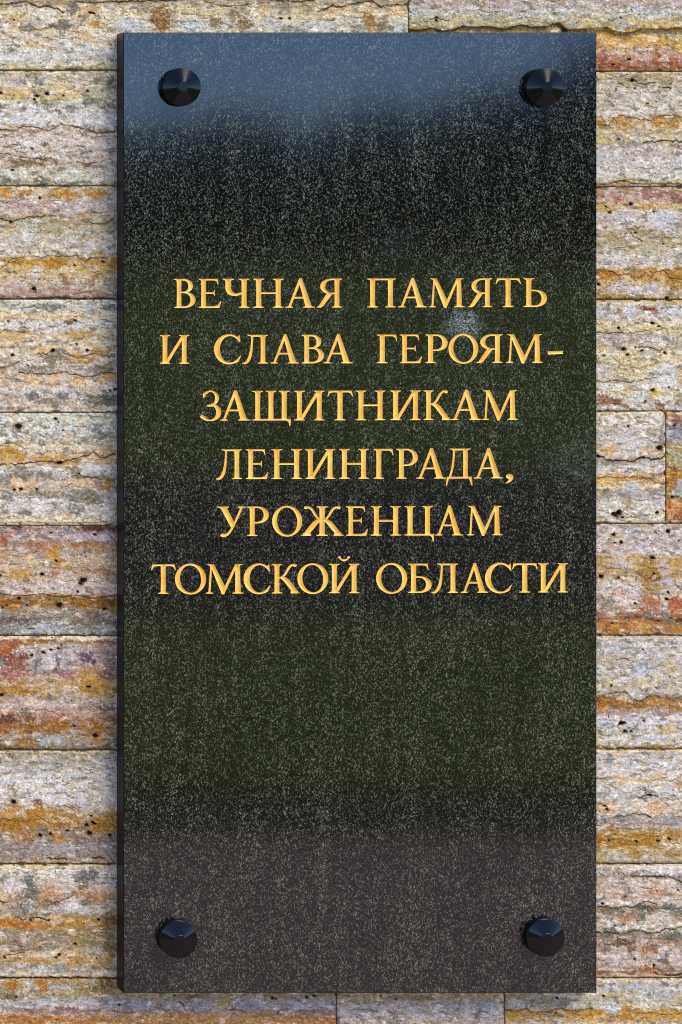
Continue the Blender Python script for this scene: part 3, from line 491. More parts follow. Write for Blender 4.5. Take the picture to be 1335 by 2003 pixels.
stone(820, 1303, 804, 1024,
  [(804,176,164,132),(808,204,200,178),(816,208,204,190),(826,206,202,192),(838,200,194,188),(850,194,190,186),(862,196,194,194),(872,202,194,184),(880,206,192,168),(888,206,192,172),(894,186,178,166),(900,170,166,158),(908,184,178,176),(916,202,198,206),(924,208,194,172),(931,214,184,134),(939,212,174,106),(946,214,186,128),
   (954,206,200,178),(962,184,180,170),(972,176,172,166),(982,192,188,180),(992,200,198,190),(1004,202,206,196),(1014,204,208,194),(1020,206,196,170),(1024,176,160,126)],
  [(1190,852,20,9,190,190,196,.6),(1240,875,18,14,200,206,218,.8),(1294,855,9,14,132,130,118,.85),(1290,866,14,6,140,134,112,.8),(1195,884,16,10,214,172,114,.85),(1265,880,16,8,206,178,136,.7),(1285,888,10,9,196,170,160,.7),(1217,887,20,9,206,196,190,.7),(1200,905,14,7,146,138,120,.8),(1240,902,26,6,160,154,150,.7),(1176,918,10,9,186,194,212,.8),(1280,908,20,6,200,196,206,.7),(1230,934,34,7,216,162,80,.75),(1185,942,16,6,216,180,112,.7),
   (1240,955,14,14,180,190,206,.8),(1190,966,20,7,154,140,118,.7),(1220,966,20,8,144,146,144,.8),(1280,962,18,8,150,146,132,.8),(1228,984,9,6,150,126,86,.7),(1270,985,30,9,206,204,198,.7),(1185,985,14,12,206,206,196,.6),(1231,848,14,6,180,180,196,.7),(1210,843,9,8,182,176,156,.6)],
  [([(1168,892),(1180,895),(1190,901),(1205,902),(1225,901),(1240,903),(1250,897),(1262,895),(1275,899),(1290,897),(1302,893)],1.9,.95),([(1168,936),(1190,933),(1215,935),(1245,933),(1260,936),(1280,938),(1302,926)],1.0,.6),([(1245,939),(1265,934),(1275,940),(1300,948)],1.0,.5)],
  [(1291,877,6),(1207,1006,8),(1213,1002,5),(1200,1005,4),(1218,1012,3),(1286,1003,4),(1230,834,1.8),(1260,895,2.6),(1171,892,3)], [(804.5,808,188,176,144),(1020,1023.5,216,204,170)], 4)
stone(1303, 1980, 804, 1024,
  [(804,196,170,120),(808,190,152,102),(815,168,118,92),(824,150,110,104),(834,140,122,122),(846,142,146,158),(858,152,156,166),(868,168,152,124),(876,180,150,86),(888,176,160,104),(900,164,164,124),(912,176,160,104),(922,184,146,66),(932,180,136,48),(944,190,140,60),(954,170,140,90),(964,160,130,80),(974,180,140,70),(984,196,122,42),(994,186,104,36),(1004,174,92,36),(1014,168,88,36),(1024,150,80,40)],
  [(1332,948,6,14,170,180,192,.9),(1328,965,8,10,150,178,206,.95),(1322,968,6,6,206,206,190,.8),(1322,826,9,6,110,84,84,.8),(1325,842,14,9,140,146,160,.7),(1318,930,9,20,168,118,26,.8),(1325,985,9,8,216,176,110,.8),(1312,995,6,14,200,130,50,.7),(1330,898,6,12,180,176,140,.7)],
  [([(1306,972),(1318,970),(1335,975)],1.3,.7),([(1306,912),(1316,918),(1335,920)],1.0,.5)], [(1320,833,2.4),(1316,973,3)], [], 4)
stone(500, 1500, 1024, 1243,
  [(1024,140,124,96),(1027,176,162,142),(1033,190,186,188),(1042,190,182,184),(1052,190,180,184),(1062,188,178,186),(1072,190,178,188),(1080,194,182,190),(1088,196,178,160),(1096,192,164,122),(1106,194,168,124),(1116,192,164,112),(1126,188,158,112),(1134,190,170,144),(1144,194,184,182),(1156,192,182,180),(1168,188,176,174),(1180,182,164,156),
   (1192,178,152,146),(1200,168,130,120),(1207,168,118,92),(1216,178,126,72),(1226,184,132,68),(1236,180,124,60),(1241,166,116,62),(1243,112,86,52)],
  [(1180,1055,12,12,206,200,196,.7),(1210,1050,14,10,206,188,152,.7),(1235,1035,34,5,176,176,190,.6),(1285,1062,30,9,186,176,196,.8),(1250,1075,26,14,192,184,204,.8),(1330,1060,12,14,188,176,190,.7),(1180,1095,18,14,194,162,100,.8),(1215,1103,22,9,190,186,198,.8),(1190,1115,14,7,190,148,80,.7),(1245,1092,20,8,196,160,86,.7),(1275,1112,26,16,182,136,52,.9),(1270,1130,24,14,160,112,40,.85),(1276,1150,22,12,172,140,56,.9),
   (1250,1122,10,7,132,112,100,.8),(1300,1110,14,12,196,186,196,.7),(1322,1102,16,10,204,164,82,.85),(1305,1135,18,10,190,184,196,.8),(1320,1125,16,6,160,132,90,.8),(1333,1148,8,8,120,92,88,.8),(1205,1145,30,12,206,200,198,.8),(1230,1170,26,20,206,192,196,.85),(1210,1160,16,8,196,160,164,.8),(1188,1183,13,9,132,136,122,.95),(1187,1176,8,5,150,148,134,.8),(1206,1198,7,15,184,178,150,.85),(1188,1200,14,12,206,178,156,.7),
   (1275,1175,22,14,180,112,82,.85),(1270,1192,20,8,150,96,86,.85),(1243,1206,26,5,120,84,96,.8),(1325,1180,20,14,176,92,76,.9),(1320,1198,14,8,190,120,80,.8),(1300,1180,8,16,206,196,180,.9),(1305,1170,6,9,160,146,112,.8),(1310,1215,12,14,126,118,92,.85),(1300,1205,8,7,136,134,130,.85),(1290,1214,12,3,80,60,52,.8),(1330,1212,8,6,90,66,54,.8),(1200,1228,34,9,186,128,50,.8),(1250,1222,26,9,196,132,64,.8),(1262,1230,12,12,196,158,70,.7),(1320,1232,18,8,190,130,56,.8),(1180,1205,12,5,150,104,110,.7)],
  [([(1280,1038),(1286,1042)],1.8,.8),([(1268,1130),(1276,1138),(1290,1132),(1294,1126)],1.2,.7),([(1168,1213),(1190,1210),(1215,1212),(1250,1208),(1280,1212)],.8,.3)],
  [(1308,1039,4.2),(1307,1041,3),(1202,1046,3.4),(1216,1060,4),(1204,1062,2),(1177,1127,4.4),(1211,1130,2),(1278,1092,5),(1275,1090,3.4),(1280,1122,3),(1308,1159,2.4),(1243,1181,2.8),(1313,1208,2),(1198,1219,2.4),(1268,1052,1.6),(1329,1058,1.6),(1190,1055,1.4),(1305,1172,4)], [(1024.5,1027,196,180,146)], 5)
stone(730, 1640, 1243, 1466,
  [(1243,206,192,162),(1248,190,174,146),(1252,186,182,176),(1262,182,184,186),(1276,184,186,188),(1288,188,184,178),(1300,186,182,176),(1312,188,186,184),(1324,188,188,188),(1336,192,186,170),(1348,188,184,168),(1356,190,188,178),(1361,170,158,130),(1365,152,112,58),(1372,160,112,44),(1380,176,124,58),(1387,184,138,92),(1393,168,148,158),
   (1400,184,180,196),(1410,190,190,206),(1420,190,192,202),(1430,192,190,186),(1440,194,190,172),(1450,194,196,196),(1458,190,178,142),(1463,164,126,60),(1466,110,84,50)],
  [(1185,1290,14,8,196,178,148,.7),(1210,1290,16,8,176,172,162,.6),(1255,1308,24,14,182,192,208,.85),(1260,1300,12,4,130,140,150,.7),(1312,1305,16,14,206,184,138,.9),(1270,1335,22,10,204,190,150,.7),(1190,1335,16,9,196,182,146,.7),(1210,1310,18,7,194,192,192,.6),(1240,1362,13,9,196,200,206,.9),(1255,1366,10,5,200,202,206,.9),(1195,1356,10,5,160,148,112,.8),(1222,1354,8,5,150,134,96,.85),(1180,1378,14,7,188,132,46,.8),(1205,1376,20,8,160,110,34,.8),(1255,1378,20,7,150,104,42,.8),(1290,1374,30,7,192,140,72,.85),(1325,1366,14,7,140,130,104,.85),
   (1200,1394,18,5,160,132,156,.8),(1190,1387,14,5,206,170,130,.7),(1300,1396,26,5,152,134,156,.85),(1250,1392,26,3,150,118,80,.6),(1225,1432,14,5,176,160,120,.7),(1305,1428,24,14,204,184,124,.8),(1240,1436,9,5,150,156,156,.7),(1215,1442,26,7,208,204,194,.8),(1290,1446,26,9,192,200,212,.9),(1180,1412,16,12,184,190,212,.8)],
  [([(1168,1368),(1185,1358),(1205,1356),(1222,1354),(1232,1360),(1236,1368),(1250,1372),(1262,1366),(1278,1362),(1300,1366),(1318,1370),(1335,1362)],1.2,.6),([(1205,1290),(1220,1288),(1232,1292)],1.0,.5)],
  [(1217,1415,5),(1213,1416,3),(1221,1415,3.4),(1260,1410,2.8),(1224,1431,3.4),(1236,1430,2.6),(1197,1341,2),(1312,1324,1.6),(1258,1271,1.6)], [(1244.5,1249,210,194,160)], 4)
stone(620, 1420, 1466, 1690,
  [(1466,200,180,140),(1471,190,172,142),(1477,190,186,184),(1486,192,192,204),(1498,198,198,210),(1510,200,200,204),(1520,206,198,182),(1529,208,196,170),(1538,200,200,200),(1550,196,200,208),(1560,192,194,196),(1570,202,192,174),(1580,210,192,162),(1590,200,192,180),(1598,176,172,168),(1606,166,162,164),(1614,176,166,160),(1621,186,166,136),
   (1628,180,142,68),(1638,182,132,42),(1648,184,136,46),(1658,186,150,78),(1668,182,160,106),(1678,186,178,148),(1684,200,186,136),(1690,186,168,120)],
  [(1215,1525,18,9,216,188,140,.8),(1282,1518,14,8,212,176,130,.8),(1330,1535,12,16,200,172,112,.85),(1180,1556,14,6,160,160,170,.7),(1275,1553,14,6,150,156,162,.85),(1240,1560,9,6,140,138,130,.8),(1205,1568,9,6,140,146,146,.85),(1225,1575,16,8,176,182,184,.8),(1190,1582,22,13,216,184,134,.9),(1255,1578,20,10,216,206,190,.8),(1285,1584,20,12,218,180,130,.9),(1310,1572,8,6,196,170,130,.6),(1215,1602,20,6,140,142,142,.85),(1245,1598,20,7,172,168,166,.8),(1185,1606,16,5,136,138,144,.8),
   (1312,1602,18,8,150,152,154,.85),(1270,1612,22,6,160,140,134,.8),(1175,1622,8,9,196,190,200,.8),(1195,1620,12,6,150,112,48,.85),(1210,1635,20,5,214,182,116,.9),(1245,1645,12,4,206,184,140,.85),(1230,1650,34,8,176,124,32,.9),(1270,1640,24,12,182,134,40,.8),(1325,1632,14,6,172,126,42,.9),(1320,1654,22,9,210,200,172,.9),(1300,1640,14,8,206,184,130,.8),(1205,1675,26,11,178,178,164,.95),(1250,1672,14,12,172,146,72,.85),(1265,1682,12,9,180,176,166,.85),(1290,1678,12,8,188,180,152,.8),(1318,1674,18,6,166,142,74,.85),(1175,1672,8,8,176,156,100,.7)],
  [([(1250,1562),(1262,1557),(1275,1557),(1288,1558)],1.4,.8),([(1200,1602),(1212,1595),(1225,1597),(1240,1592),(1258,1592),(1275,1600)],1.3,.75),([(1292,1564),(1302,1572),(1308,1576)],1.1,.6),([(1222,1621),(1240,1624),(1256,1620)],1.2,.7),([(1182,1637),(1200,1634),(1225,1634)],1.0,.5),([(1168,1689),(1335,1689)],.9,.6),([(1316,1596),(1335,1600)],1.0,.5)],
  [(1273,1556,4),(1288,1645,3.8),(1191,1644,2.8),(1184,1576,2.6),(1188,1584,3.4),(1310,1641,2.8),(1246,1646,2.4),(1319,1557,1.8),(1205,1633,2)], [(1686,1688.5,206,190,146),(1467,1470,206,186,146)], 5)
stone(540, 1560, 1690, 1914,
  [(1690,196,186,160),(1695,208,202,186),(1702,206,206,214),(1709,190,188,192),(1715,176,166,164),(1724,192,178,172),(1736,192,176,170),(1748,188,170,162),(1758,196,182,176),(1767,200,192,190),(1774,184,178,170),(1781,164,156,142),(1791,166,152,138),(1799,186,168,152),(1806,202,198,192),(1815,206,206,202),(1821,190,188,180),
   (1827,144,142,132),(1835,144,130,108),(1843,152,132,114),(1852,172,156,152),(1864,180,168,168),(1876,182,168,172),(1886,184,168,170),(1894,176,152,146),(1901,160,124,108),(1906,150,112,92),(1909,206,182,150),(1914,186,164,134)],
  [(1180,1716,12,6,140,134,134,.85),(1210,1712,18,9,156,132,132,.85),(1200,1722,12,8,190,194,204,.8),(1240,1712,14,7,150,118,112,.85),(1222,1732,9,9,138,142,140,.85),(1250,1728,16,12,206,196,198,.8),(1300,1730,34,18,206,192,184,.7),(1285,1748,24,10,180,142,116,.85),(1190,1745,16,14,198,174,170,.7),(1225,1755,5,10,140,108,98,.6),(1180,1762,12,7,140,138,142,.9),(1183,1768,6,6,206,204,196,.9),(1290,1716,30,4,116,100,90,.85),(1328,1722,10,8,140,138,146,.85),(1312,1706,20,6,206,206,220,.8),
   (1262,1774,22,9,92,104,92,.95),(1256,1790,16,10,112,116,98,.9),(1215,1785,14,9,112,112,98,.9),(1280,1776,9,10,146,118,98,.85),(1185,1782,16,7,130,110,90,.8),(1312,1774,20,7,110,116,116,.9),(1328,1784,10,7,116,122,116,.8),(1225,1800,16,8,176,140,114,.85),(1240,1790,12,7,170,130,100,.8),(1290,1795,22,8,206,202,196,.8),(1185,1800,14,9,196,186,178,.8),(1190,1820,14,7,106,114,112,.92),(1200,1828,14,7,104,116,116,.9),(1175,1830,9,6,114,112,104,.9),(1240,1824,14,7,136,126,112,.85),(1255,1832,14,7,168,160,158,.7),(1320,1830,20,10,118,122,112,.92),
   (1215,1845,22,9,110,88,62,.9),(1235,1858,12,8,122,92,64,.85),(1176,1848,8,8,150,130,124,.7),(1272,1855,14,12,156,116,82,.85),(1210,1868,16,12,196,190,204,.85),(1255,1845,14,8,184,172,176,.8),(1300,1874,9,8,112,116,112,.95),(1305,1880,6,6,100,104,102,.9),(1316,1896,5,5,120,100,104,.85),(1290,1865,9,9,196,190,186,.8),(1325,1875,10,18,192,176,184,.8),(1245,1880,12,7,190,186,190,.8),(1270,1896,18,8,162,98,74,.95),(1275,1901,10,4,176,92,66,.9),(1180,1902,16,4,140,116,96,.85),(1230,1902,20,4,140,106,84,.85),(1320,1908,24,2.5,112,76,58,.9),(1220,1908,14,3,206,196,180,.8)],
  [([(1240,1716),(1262,1714),(1285,1716),(1305,1714),(1320,1720),(1335,1726)],1.5,.8),([(1168,1776),(1185,1774),(1205,1778),(1222,1775),(1240,1778),(1252,1768),(1270,1764),(1285,1770)],1.4,.75),([(1168,1826),(1190,1826),(1210,1828),(1230,1826),(1240,1822),(1255,1820),(1265,1826),(1290,1826),(1300,1818),(1320,1818),(1335,1814)],1.5,.85),([(1182,1848),(1196,1848)],1.5,.85),([(1200,1806),(1215,1808),(1225,1810)],1.2,.7),([(1280,1903),(1295,1908),(1315,1910),(1335,1906)],1.6,.8)],
  [(1180,1769,3),(1225,1755,2.4),(1327,1742,2.2),(1292,1801,1.8),(1281,1889,3),(1243,1877,2.2),(1204,1812,2),(1286,1743,1.6)], [(1910,1914,206,188,156),(1693,1696,214,202,176)], 5)

def poly_y(pts, X):
    p = np.array(pts, float)
    return np.interp(X, p[:, 0], p[:, 1], left=np.nan, right=np.nan)

def paint(sp, X, Y, seed):
    """colour (sRGB 0..255) and inward relief (m) of a stone at photo coordinates"""
    w = sp['warp']
    Yw = Y + 1.5 * w * fbm(X / 60, Y / 45, 3, seed) + 6.0 * fbm(X / 18, Y / 13, 5, seed + 5, 0.62)
    b = np.array(sp['beds'], float)
    col = np.stack([np.interp(Yw, b[:, 0], b[:, i]) for i in (1, 2, 3)], -1)
    # free mottling between cream, grey and ochre
    m1 = fbm(X / 26, Y / 13, 4, seed + 9)
    m2 = fbm(X / 34, Y / 17, 4, seed + 15)
    m3 = fbm(X / 11, Y / 8, 4, seed + 21, 0.6)
    m4 = fbm(X / 5, Y / 4.2, 3, seed + 27, 0.6)
    def blend(col, c, m):
        return col * (1 - m[..., None]) + np.array(c, float) * m[..., None]
    lum = col.mean(-1)
    col = blend(col, (205, 165, 95), sstep(0.16, 0.42, m1) * 0.32)
    col = blend(col, (150, 150, 148), sstep(0.18, 0.40, m2) * 0.34)
    col = blend(col, (214, 212, 214), sstep(0.16, 0.42, -m1) * 0.34)
    # crisp-edged patches: grey-green silt, chalk, ochre
    q1 = fbm(X / 24, Y / 10, 5, seed + 121, 0.6); q2 = fbm(X / 27, Y / 12, 5, seed + 123, 0.6); q3 = fbm(X / 25, Y / 9, 5, seed + 125, 0.6)
    col = blend(col, (228, 224, 218), sstep(0.20, 0.27, q2) * 0.50)
    col = blend(col, (200, 154, 84), sstep(0.28, 0.36, q3) * 0.40)
    col = blend(col, (124, 126, 112), sstep(0.27, 0.33, q1) * 0.66)
    wx = 8 * fbm(X / 20, Y / 20, 4, seed + 31, 0.6); wy = 7 * fbm(X / 20, Y / 18, 4, seed + 37, 0.6)
    fine = 0.62 * fbm(X / 5.5, Y / 4.5, 3, seed + 39, 0.7)
    breakup = np.clip(0.86 + 0.75 * fbm(X / 7, Y / 5, 3, seed + 41, 0.65), 0.35, 1.0)
    for (x, y, rx, ry, r, g, bb, a) in sp['spots']:
        rx = max(rx, 3.0); ry = max(ry, 2.4)
        amp = min(1.0, ry / 9.0)
        d = np.sqrt(((X + wx * amp * 1.5 - x) / rx) ** 2 + ((Y + wy * amp * 1.2 - y) / ry) ** 2) + fine
        m = (1 - sstep(0.74, 1.08, d)) * a * breakup
        # grey patches have crisp edges, and lines of darker silt inside
        col = blend(col, (r, g, bb), m)
    dark = 1 + 0.15 * m3 + 0.16 * m4
    col = col * dark[..., None]
    rel = 0.0004 * m1 + 0.00022 * m3
    # fine crazed network: chalk veins, then brown ones, each in its own patches
    vx = X + 3 * fbm(X / 9, Y / 9, 2, seed + 111)
    r1 = np.abs(fbm(vx / 13, Y / 9, 3, seed + 103, 0.6)); r2 = np.abs(fbm(vx / 15, Y / 8, 3, seed + 105, 0.6))
    p1 = sstep(-0.05, 0.25, fbm(X / 45, Y / 22, 2, seed + 107)); p2 = sstep(0.0, 0.28, fbm(X / 38, Y / 24, 2, seed + 109))
    col = blend(col, (230, 226, 220), (1 - sstep(0.0, 0.07, r1)) * p1 * 0.5)
    v2 = (1 - sstep(0.0, 0.045, r2)) * p2
    col = blend(col, (112, 86, 58), v2 * 0.55)
    rel = rel + v2 * 0.0003
    # scattered chalky and brown flecks
    fl = fbm(X / 3.0, Y / 2.4, 2, seed + 43)
    patch = sstep(0.0, 0.4, fbm(X / 40, Y / 22, 2, seed + 47))
    col = blend(col, (92, 72, 46), sstep(0.31, 0.44, fl) * (0.28 + 0.62 * patch))
    col = blend(col, (228, 222, 212), sstep(0.36, 0.52, -fl) * 0.45)
    rel = rel + sstep(0.34, 0.50, fl) * (0.0002 + 0.0004 * patch)
    # stylolite-like seams that follow the beds
    for k in range(2):
        base = (Y + 9 * fbm(X / 40, Y / 60, 4, seed + 51 + k, 0.6)) / 61.0 + k * 0.37 + seed * 0.13
        dd = np.abs(base - np.round(base)) * 61.0
        on = sstep(0.14, 0.30, fbm(X / 60 + k * 5, np.round(base) * 3.7, 2, seed + 61 + k))
        m = (1 - sstep(0.3, 1.3, dd)) * on
        col = blend(col, (104, 80, 52), m * 0.42)
        rel = rel + m * 0.0005
    for pts, wd, a in sp['seams']:
        if a <= 0: continue
        yc = poly_y(pts, X) + 3.0 * fbm(X / 9, X * 0 + pts[0][1] * .37, 3, seed + 71, 0.6)
        dd = np.abs(Y - yc)
        var = 0.75 + 0.9 * fbm(X / 14, X * 0 + pts[0][1] * .91, 2, seed + 77)
        m = np.nan_to_num(1 - sstep(wd * 0.45, wd * 1.35, dd / np.clip(var, 0.35, 1.6)))
        col = blend(col, (58, 42, 26), m * a * 0.9)
        halo = np.nan_to_num(1 - sstep(1.0, 5.5, np.abs(dd)))
        col = blend(col, (140, 112, 72), halo * a * 0.28)
        rel = rel + m * 0.0013 * a
    for pts in sp['ledges']:       # the bed below breaks back under an uneven lip
        yc = poly_y(pts, X) + 1.6 * fbm(X / 10, X * 0, 3, seed + 81)
        t = np.nan_to_num(Y - yc, nan=-99)
        rel = rel + sstep(-0.8, 1.6, t) * (1 - sstep(4, 30, t)) * 0.0045
    for (x, y, r) in sp['pores']:
        d = np.sqrt(((X + 2.6 * fbm(X / 7, Y / 7, 2, seed + 83) - x) / r) ** 2 + ((Y + 2.4 * fbm(X / 7, Y / 7, 2, seed + 89) - y) / (r * 0.82)) ** 2)
        m = 1 - sstep(0.62, 1.05, d)
        col = blend(col, (42, 31, 18) if r < 5.5 else (66, 48, 24), m * 0.95)
        halo = (1 - sstep(1.0, 1.9, d)) * (1 - m)
        col = blend(col, (128, 98, 52), halo * 0.35)
        rel = rel + m * 0.0032
    for (ya, yb, r, g, bb) in sp['strips']:
        wv = 0.8 * fbm(X / 30, X * 0 + ya, 3, seed + 91)
        m = sstep(ya - 0.6, ya + 0.6, Y + wv) * (1 - sstep(yb - 0.6, yb + 0.6, Y + wv))
        col = blend(col, (r, g, bb), m * (0.55 + 0.6 * np.clip(m3, -.5, .5)))
        rel = rel + m * 0.0004
    # worn and chipped arris
    e0 = np.minimum(np.minimum(X - sp['x0'], sp['x1'] - X), np.minimum(Y - sp['y0'], sp['y1'] - Y))
    e = e0 + 1.0 * fbm(X / 8, Y / 8, 3, seed + 95)
    chip = sstep(0.16, 0.34, fbm(X / 15, Y / 15, 3, seed + 99)) * (1 - sstep(2.0, 5.5, e0 + 2.5 * fbm(X / 5, Y / 5, 2, seed + 101)))
    rel = rel + chip * 0.0018
    col = blend(col, (120, 98, 66), chip * 0.55)
    rel = rel + (1 - sstep(0.2, 2.4, e)) * 0.0016
    return col, rel

def axis(a, b, fine, hidden=None):
    """grid lines from a to b: fine inside the frame, coarser outside it and behind the slab"""
    lo, hi = fine
    s = [a]
    while s[-1] < b:
        x = s[-1]
        if hidden and hidden[0] < x < hidden[1]: st = 14.0
        elif lo < x < hi: st = 1.7
        elif lo - 160 < x < hi + 160: st = 3.4
        else: st = 11.0
        if x < lo and x + st > lo and lo < b: st = max(lo - x + 0.01, 0.5)
        if hidden and x < hidden[1] < x + st: st = max(hidden[1] - x + 0.01, 0.5)
        s.append(x + st)
    s[-1] = b
    return np.array(s)

WALL = T
def build_stone(sp, seed, parent, xs, ys, off):
    gap = 0.95
    xs = np.clip(xs, sp['x0'] + gap, sp['x1'] - gap); ys = np.clip(ys, sp['y0'] + gap, sp['y1'] - gap)
    X, Y = np.meshgrid(xs, ys)
    col, rel = paint(sp, X, Y, seed)
    k = (D + WALL) / D
    wx = CX + (X - XC) * U * k
    wz = EYE - (Y - YC) * U * k
    # arris lines of the stone wander by a fraction of a millimetre
    et, eb = Y - sp['y0'], sp['y1'] - Y
    wz = wz + U * k * 0.9 * fbm(X / 42, X * 0, 4, seed + 131, 0.6) * np.exp(-et / 5.0) - U * k * 0.9 * fbm(X / 42, X * 0, 4, seed + 133, 0.6) * np.exp(-eb / 5.0)
    wy = WALL + off + rel
    # skirt that carries the stone's sides back into the wall
    def pad(A): return np.pad(A, 1, mode='edge')
    wx, wz, wy, col = pad(wx), pad(wz), pad(wy), np.pad(col, ((1, 1), (1, 1), (0, 0)), mode='edge')
    wy[0, :] = wy[-1, :] = WALL + 0.05; wy[:, 0] = wy[:, -1] = WALL + 0.05
    n, m = wx.shape
    V = np.stack([wx, wy, wz], -1).reshape(-1, 3)
    I = np.arange(n * m).reshape(n, m)
    F = np.stack([I[:-1, :-1], I[1:, :-1], I[1:, 1:], I[:-1, 1:]], -1).reshape(-1, 4)
    me = mesh_np('stone', V, F, False)
    ca = me.color_attributes.new('tone', 'FLOAT_COLOR', 'POINT')
    rgba = np.ones((n * m, 4), dtype=np.float32)
    cc = col.reshape(-1, 3); gr = cc.mean(1, keepdims=True); cc = cc + (gr - 182) * 0.34; gr = cc.mean(1, keepdims=True)
    cc = cc + np.array([0.5, 0.5, -1.0]) * np.clip(gr - cc[:, 1:2], 0, 12)
    rgba[:, :3] = lin(np.clip(gr + (cc - gr) * SAT, 0, 255)) * GAIN
    ca.data.foreach_set('color', rgba.ravel())
    return obj('stone', me, STONE, parent)

SAT, GAIN = 1.03, np.array([1.0, 0.94, 0.825])

wall = None
def build_wall():
    global wall
    # mortar core of the wall, 4 mm behind the stone faces
    x0, x1 = -2.75, 2.45
    z0, z1 = 0.0, 3.25
    bm = bmesh.new()
    bmesh.ops.create_cube(bm, size=1.0)
    for v in bm.verts:
        v.co.x = x0 if v.co.x < 0 else x1
        v.co.y = WALL + 0.0060 if v.co.y < 0 else WALL + 0.45
        v.co.z = z0 if v.co.z < 0 else z1
    me = bpy.data.meshes.new('stone_wall'); bm.to_mesh(me); bm.free()
    wall = obj('stone_wall', me, MORTAR)
    tag(wall, 'wall of banded cream, ochre and grey stone in level courses behind the black plaque', 'wall')
    rs = np.random.RandomState(3)
    FX, FY = (-8, 1343), (-8, 2011)
    rows = {}
    for i, sp in enumerate(STONES):
        hidden = (262, 1128) if sp['y0'] >= 137 and sp['y1'] <= 1915 else None
        xs = axis(sp['x0'], sp['x1'], FX, hidden)
        ya = sp['y0']; yb = sp['y1']
        if ya < -8: ys = axis(ya, yb, FY)
        else: ys = axis(ya, yb, FY)
        build_stone(sp, i * 7 + 3, wall, xs, ys, rs.uniform(-0.0006, 0.0006))
        rows.setdefault((ya, yb), []).append((sp['x0'], sp['x1']))
    # the rest of the wall, with stones of the same kind
    k = (D + WALL) / D
    pxa = (x0 - CX) / (U * k) + XC; pxb = (x1 - CX) / (U * k) + XC
    floor_y = YC + EYE / (U * k); top_y = YC - (z1 - EYE) / (U * k)
    def fill(xa, xb, ya, yb):
        xsA = xa
        while xsA < xb - 5:
            ln = rs.uniform(560, 1150)
            e = min(xsA + ln, xb)
            if xb - e < 200: e = xb
            src = STONES[rs.randint(len(STONES))]
            dy = ya - src['y0']; dx = xsA - src['x0']
            sp = dict(x0=xsA, x1=e, y0=ya, y1=yb, warp=6,
                      beds=[(b[0] + dy,) + tuple(b[1:]) for b in src['beds']],
                      spots=[], seams=[], pores=[], strips=[], ledges=[])
            for _ in range(int((e - xsA) / 22)):
                t = src['spots'][rs.randint(len(src['spots']))]
                sp['spots'].append((rs.uniform(xsA, e), t[1] + dy, t[2] * 1.5, t[3] * 1.2) + tuple(t[4:7]) + (t[7] * 0.8,))
            build_stone(sp, int(rs.randint(400)), wall, axis(xsA, e, (1e6, 2e6)), axis(ya, yb, (1e6, 2e6)), rs.uniform(-0.001, 0.001))
            xsA = e
    for (ya, yb), spans in rows.items():
        pass
    lefts = {}
    for sp in STONES:
        key = round((sp['y0'] + 88) / 222.5)
        a = lefts.setdefault(key, [1e9, -1e9, sp['y0'], sp['y1'], 0, 0])
        if sp['x0'] < a[0]: a[0] = sp['x0']; a[2] = sp['y0']; a[3] = sp['y1']
        if sp['x1'] > a[1]: a[1] = sp['x1']; a[4] = sp['y0']; a[5] = sp['y1']
    for key, a in lefts.items():
        fill(pxa, a[0], a[2], a[3])
        fill(a[1], pxb, a[4], a[5])
    y = 2130
    while y < floor_y - 30:
        e = min(y + 222, floor_y - 2)
        fill(pxa, pxb, y, e); y = e
    y = -88
    while y > top_y + 30:
        e = max(y - 222, top_y)
        fill(pxa, pxb, e, y); y = e
build_wall()

# ------------------------------------------------------------------ lettering: hand-drawn serif capitals
# unit = capital height; each glyph is a list of simple polygons whose union is the letter
SW, TH, SE, ST = 0.152, 0.062, 0.082, 0.028      # stem, thin stroke, serif reach, serif thickness

def bez(p0, p1, p2, p3=None, n=9):
    out = []
    for i in range(n + 1):
        t = i / n
        if p3 is None:
            x = (1-t)**2*p0[0] + 2*t*(1-t)*p1[0] + t*t*p2[0]; y = (1-t)**2*p0[1] + 2*t*(1-t)*p1[1] + t*t*p2[1]
        else:
            x = (1-t)**3*p0[0] + 3*t*(1-t)**2*p1[0] + 3*t*t*(1-t)*p2[0] + t**3*p3[0]
            y = (1-t)**3*p0[1] + 3*t*(1-t)**2*p1[1] + 3*t*t*(1-t)*p2[1] + t**3*p3[1]
        out.append((x, y))
    return out

def serif(xa, xb, y, d, left=True, right=True, reach=SE, lean_a=0.0, lean_b=0.0):
    """bracketed serif on a stroke whose edges meet the line y at xa, xb; d=+1 foot, -1 head"""
    h = 0.085
    P_ = []
    if left:
        P_ += [(xa - reach, y), (xa - reach, y + d * ST * .55)]
        P_ += bez((xa - reach, y + d * ST), (xa + lean_a * ST, y + d * ST * 1.25), (xa + lean_a * h, y + d * h), n=5)
    else:
        P_ += [(xa, y), (xa + lean_a * h, y + d * h)]
    if right:
        P_ += bez((xb + lean_b * h, y + d * h), (xb + lean_b * ST, y + d * ST * 1.25), (xb + reach, y + d * ST), n=5)
        P_ += [(xb + reach, y + d * ST * .55), (xb + reach, y)]
    else:
        P_ += [(xb + lean_b * h, y + d * h), (xb, y)]
    return P_

def stem(xa, w=SW, y0=0.0, y1=1.0, fl=1, fr=1, hl=1, hr=1, foot=True, head=True):
    xb = xa + w
    m = 0.006                                     # the stems are very slightly waisted
    out = [[(xa, y0), (xb, y0), (xb - m, (y0 + y1) / 2), (xb, y1), (xa, y1), (xa + m, (y0 + y1) / 2)]]
    if foot: out.append(serif(xa, xb, y0, 1, fl, fr))
    if head: out.append(serif(xa, xb, y1, -1, hl, hr))
    return out

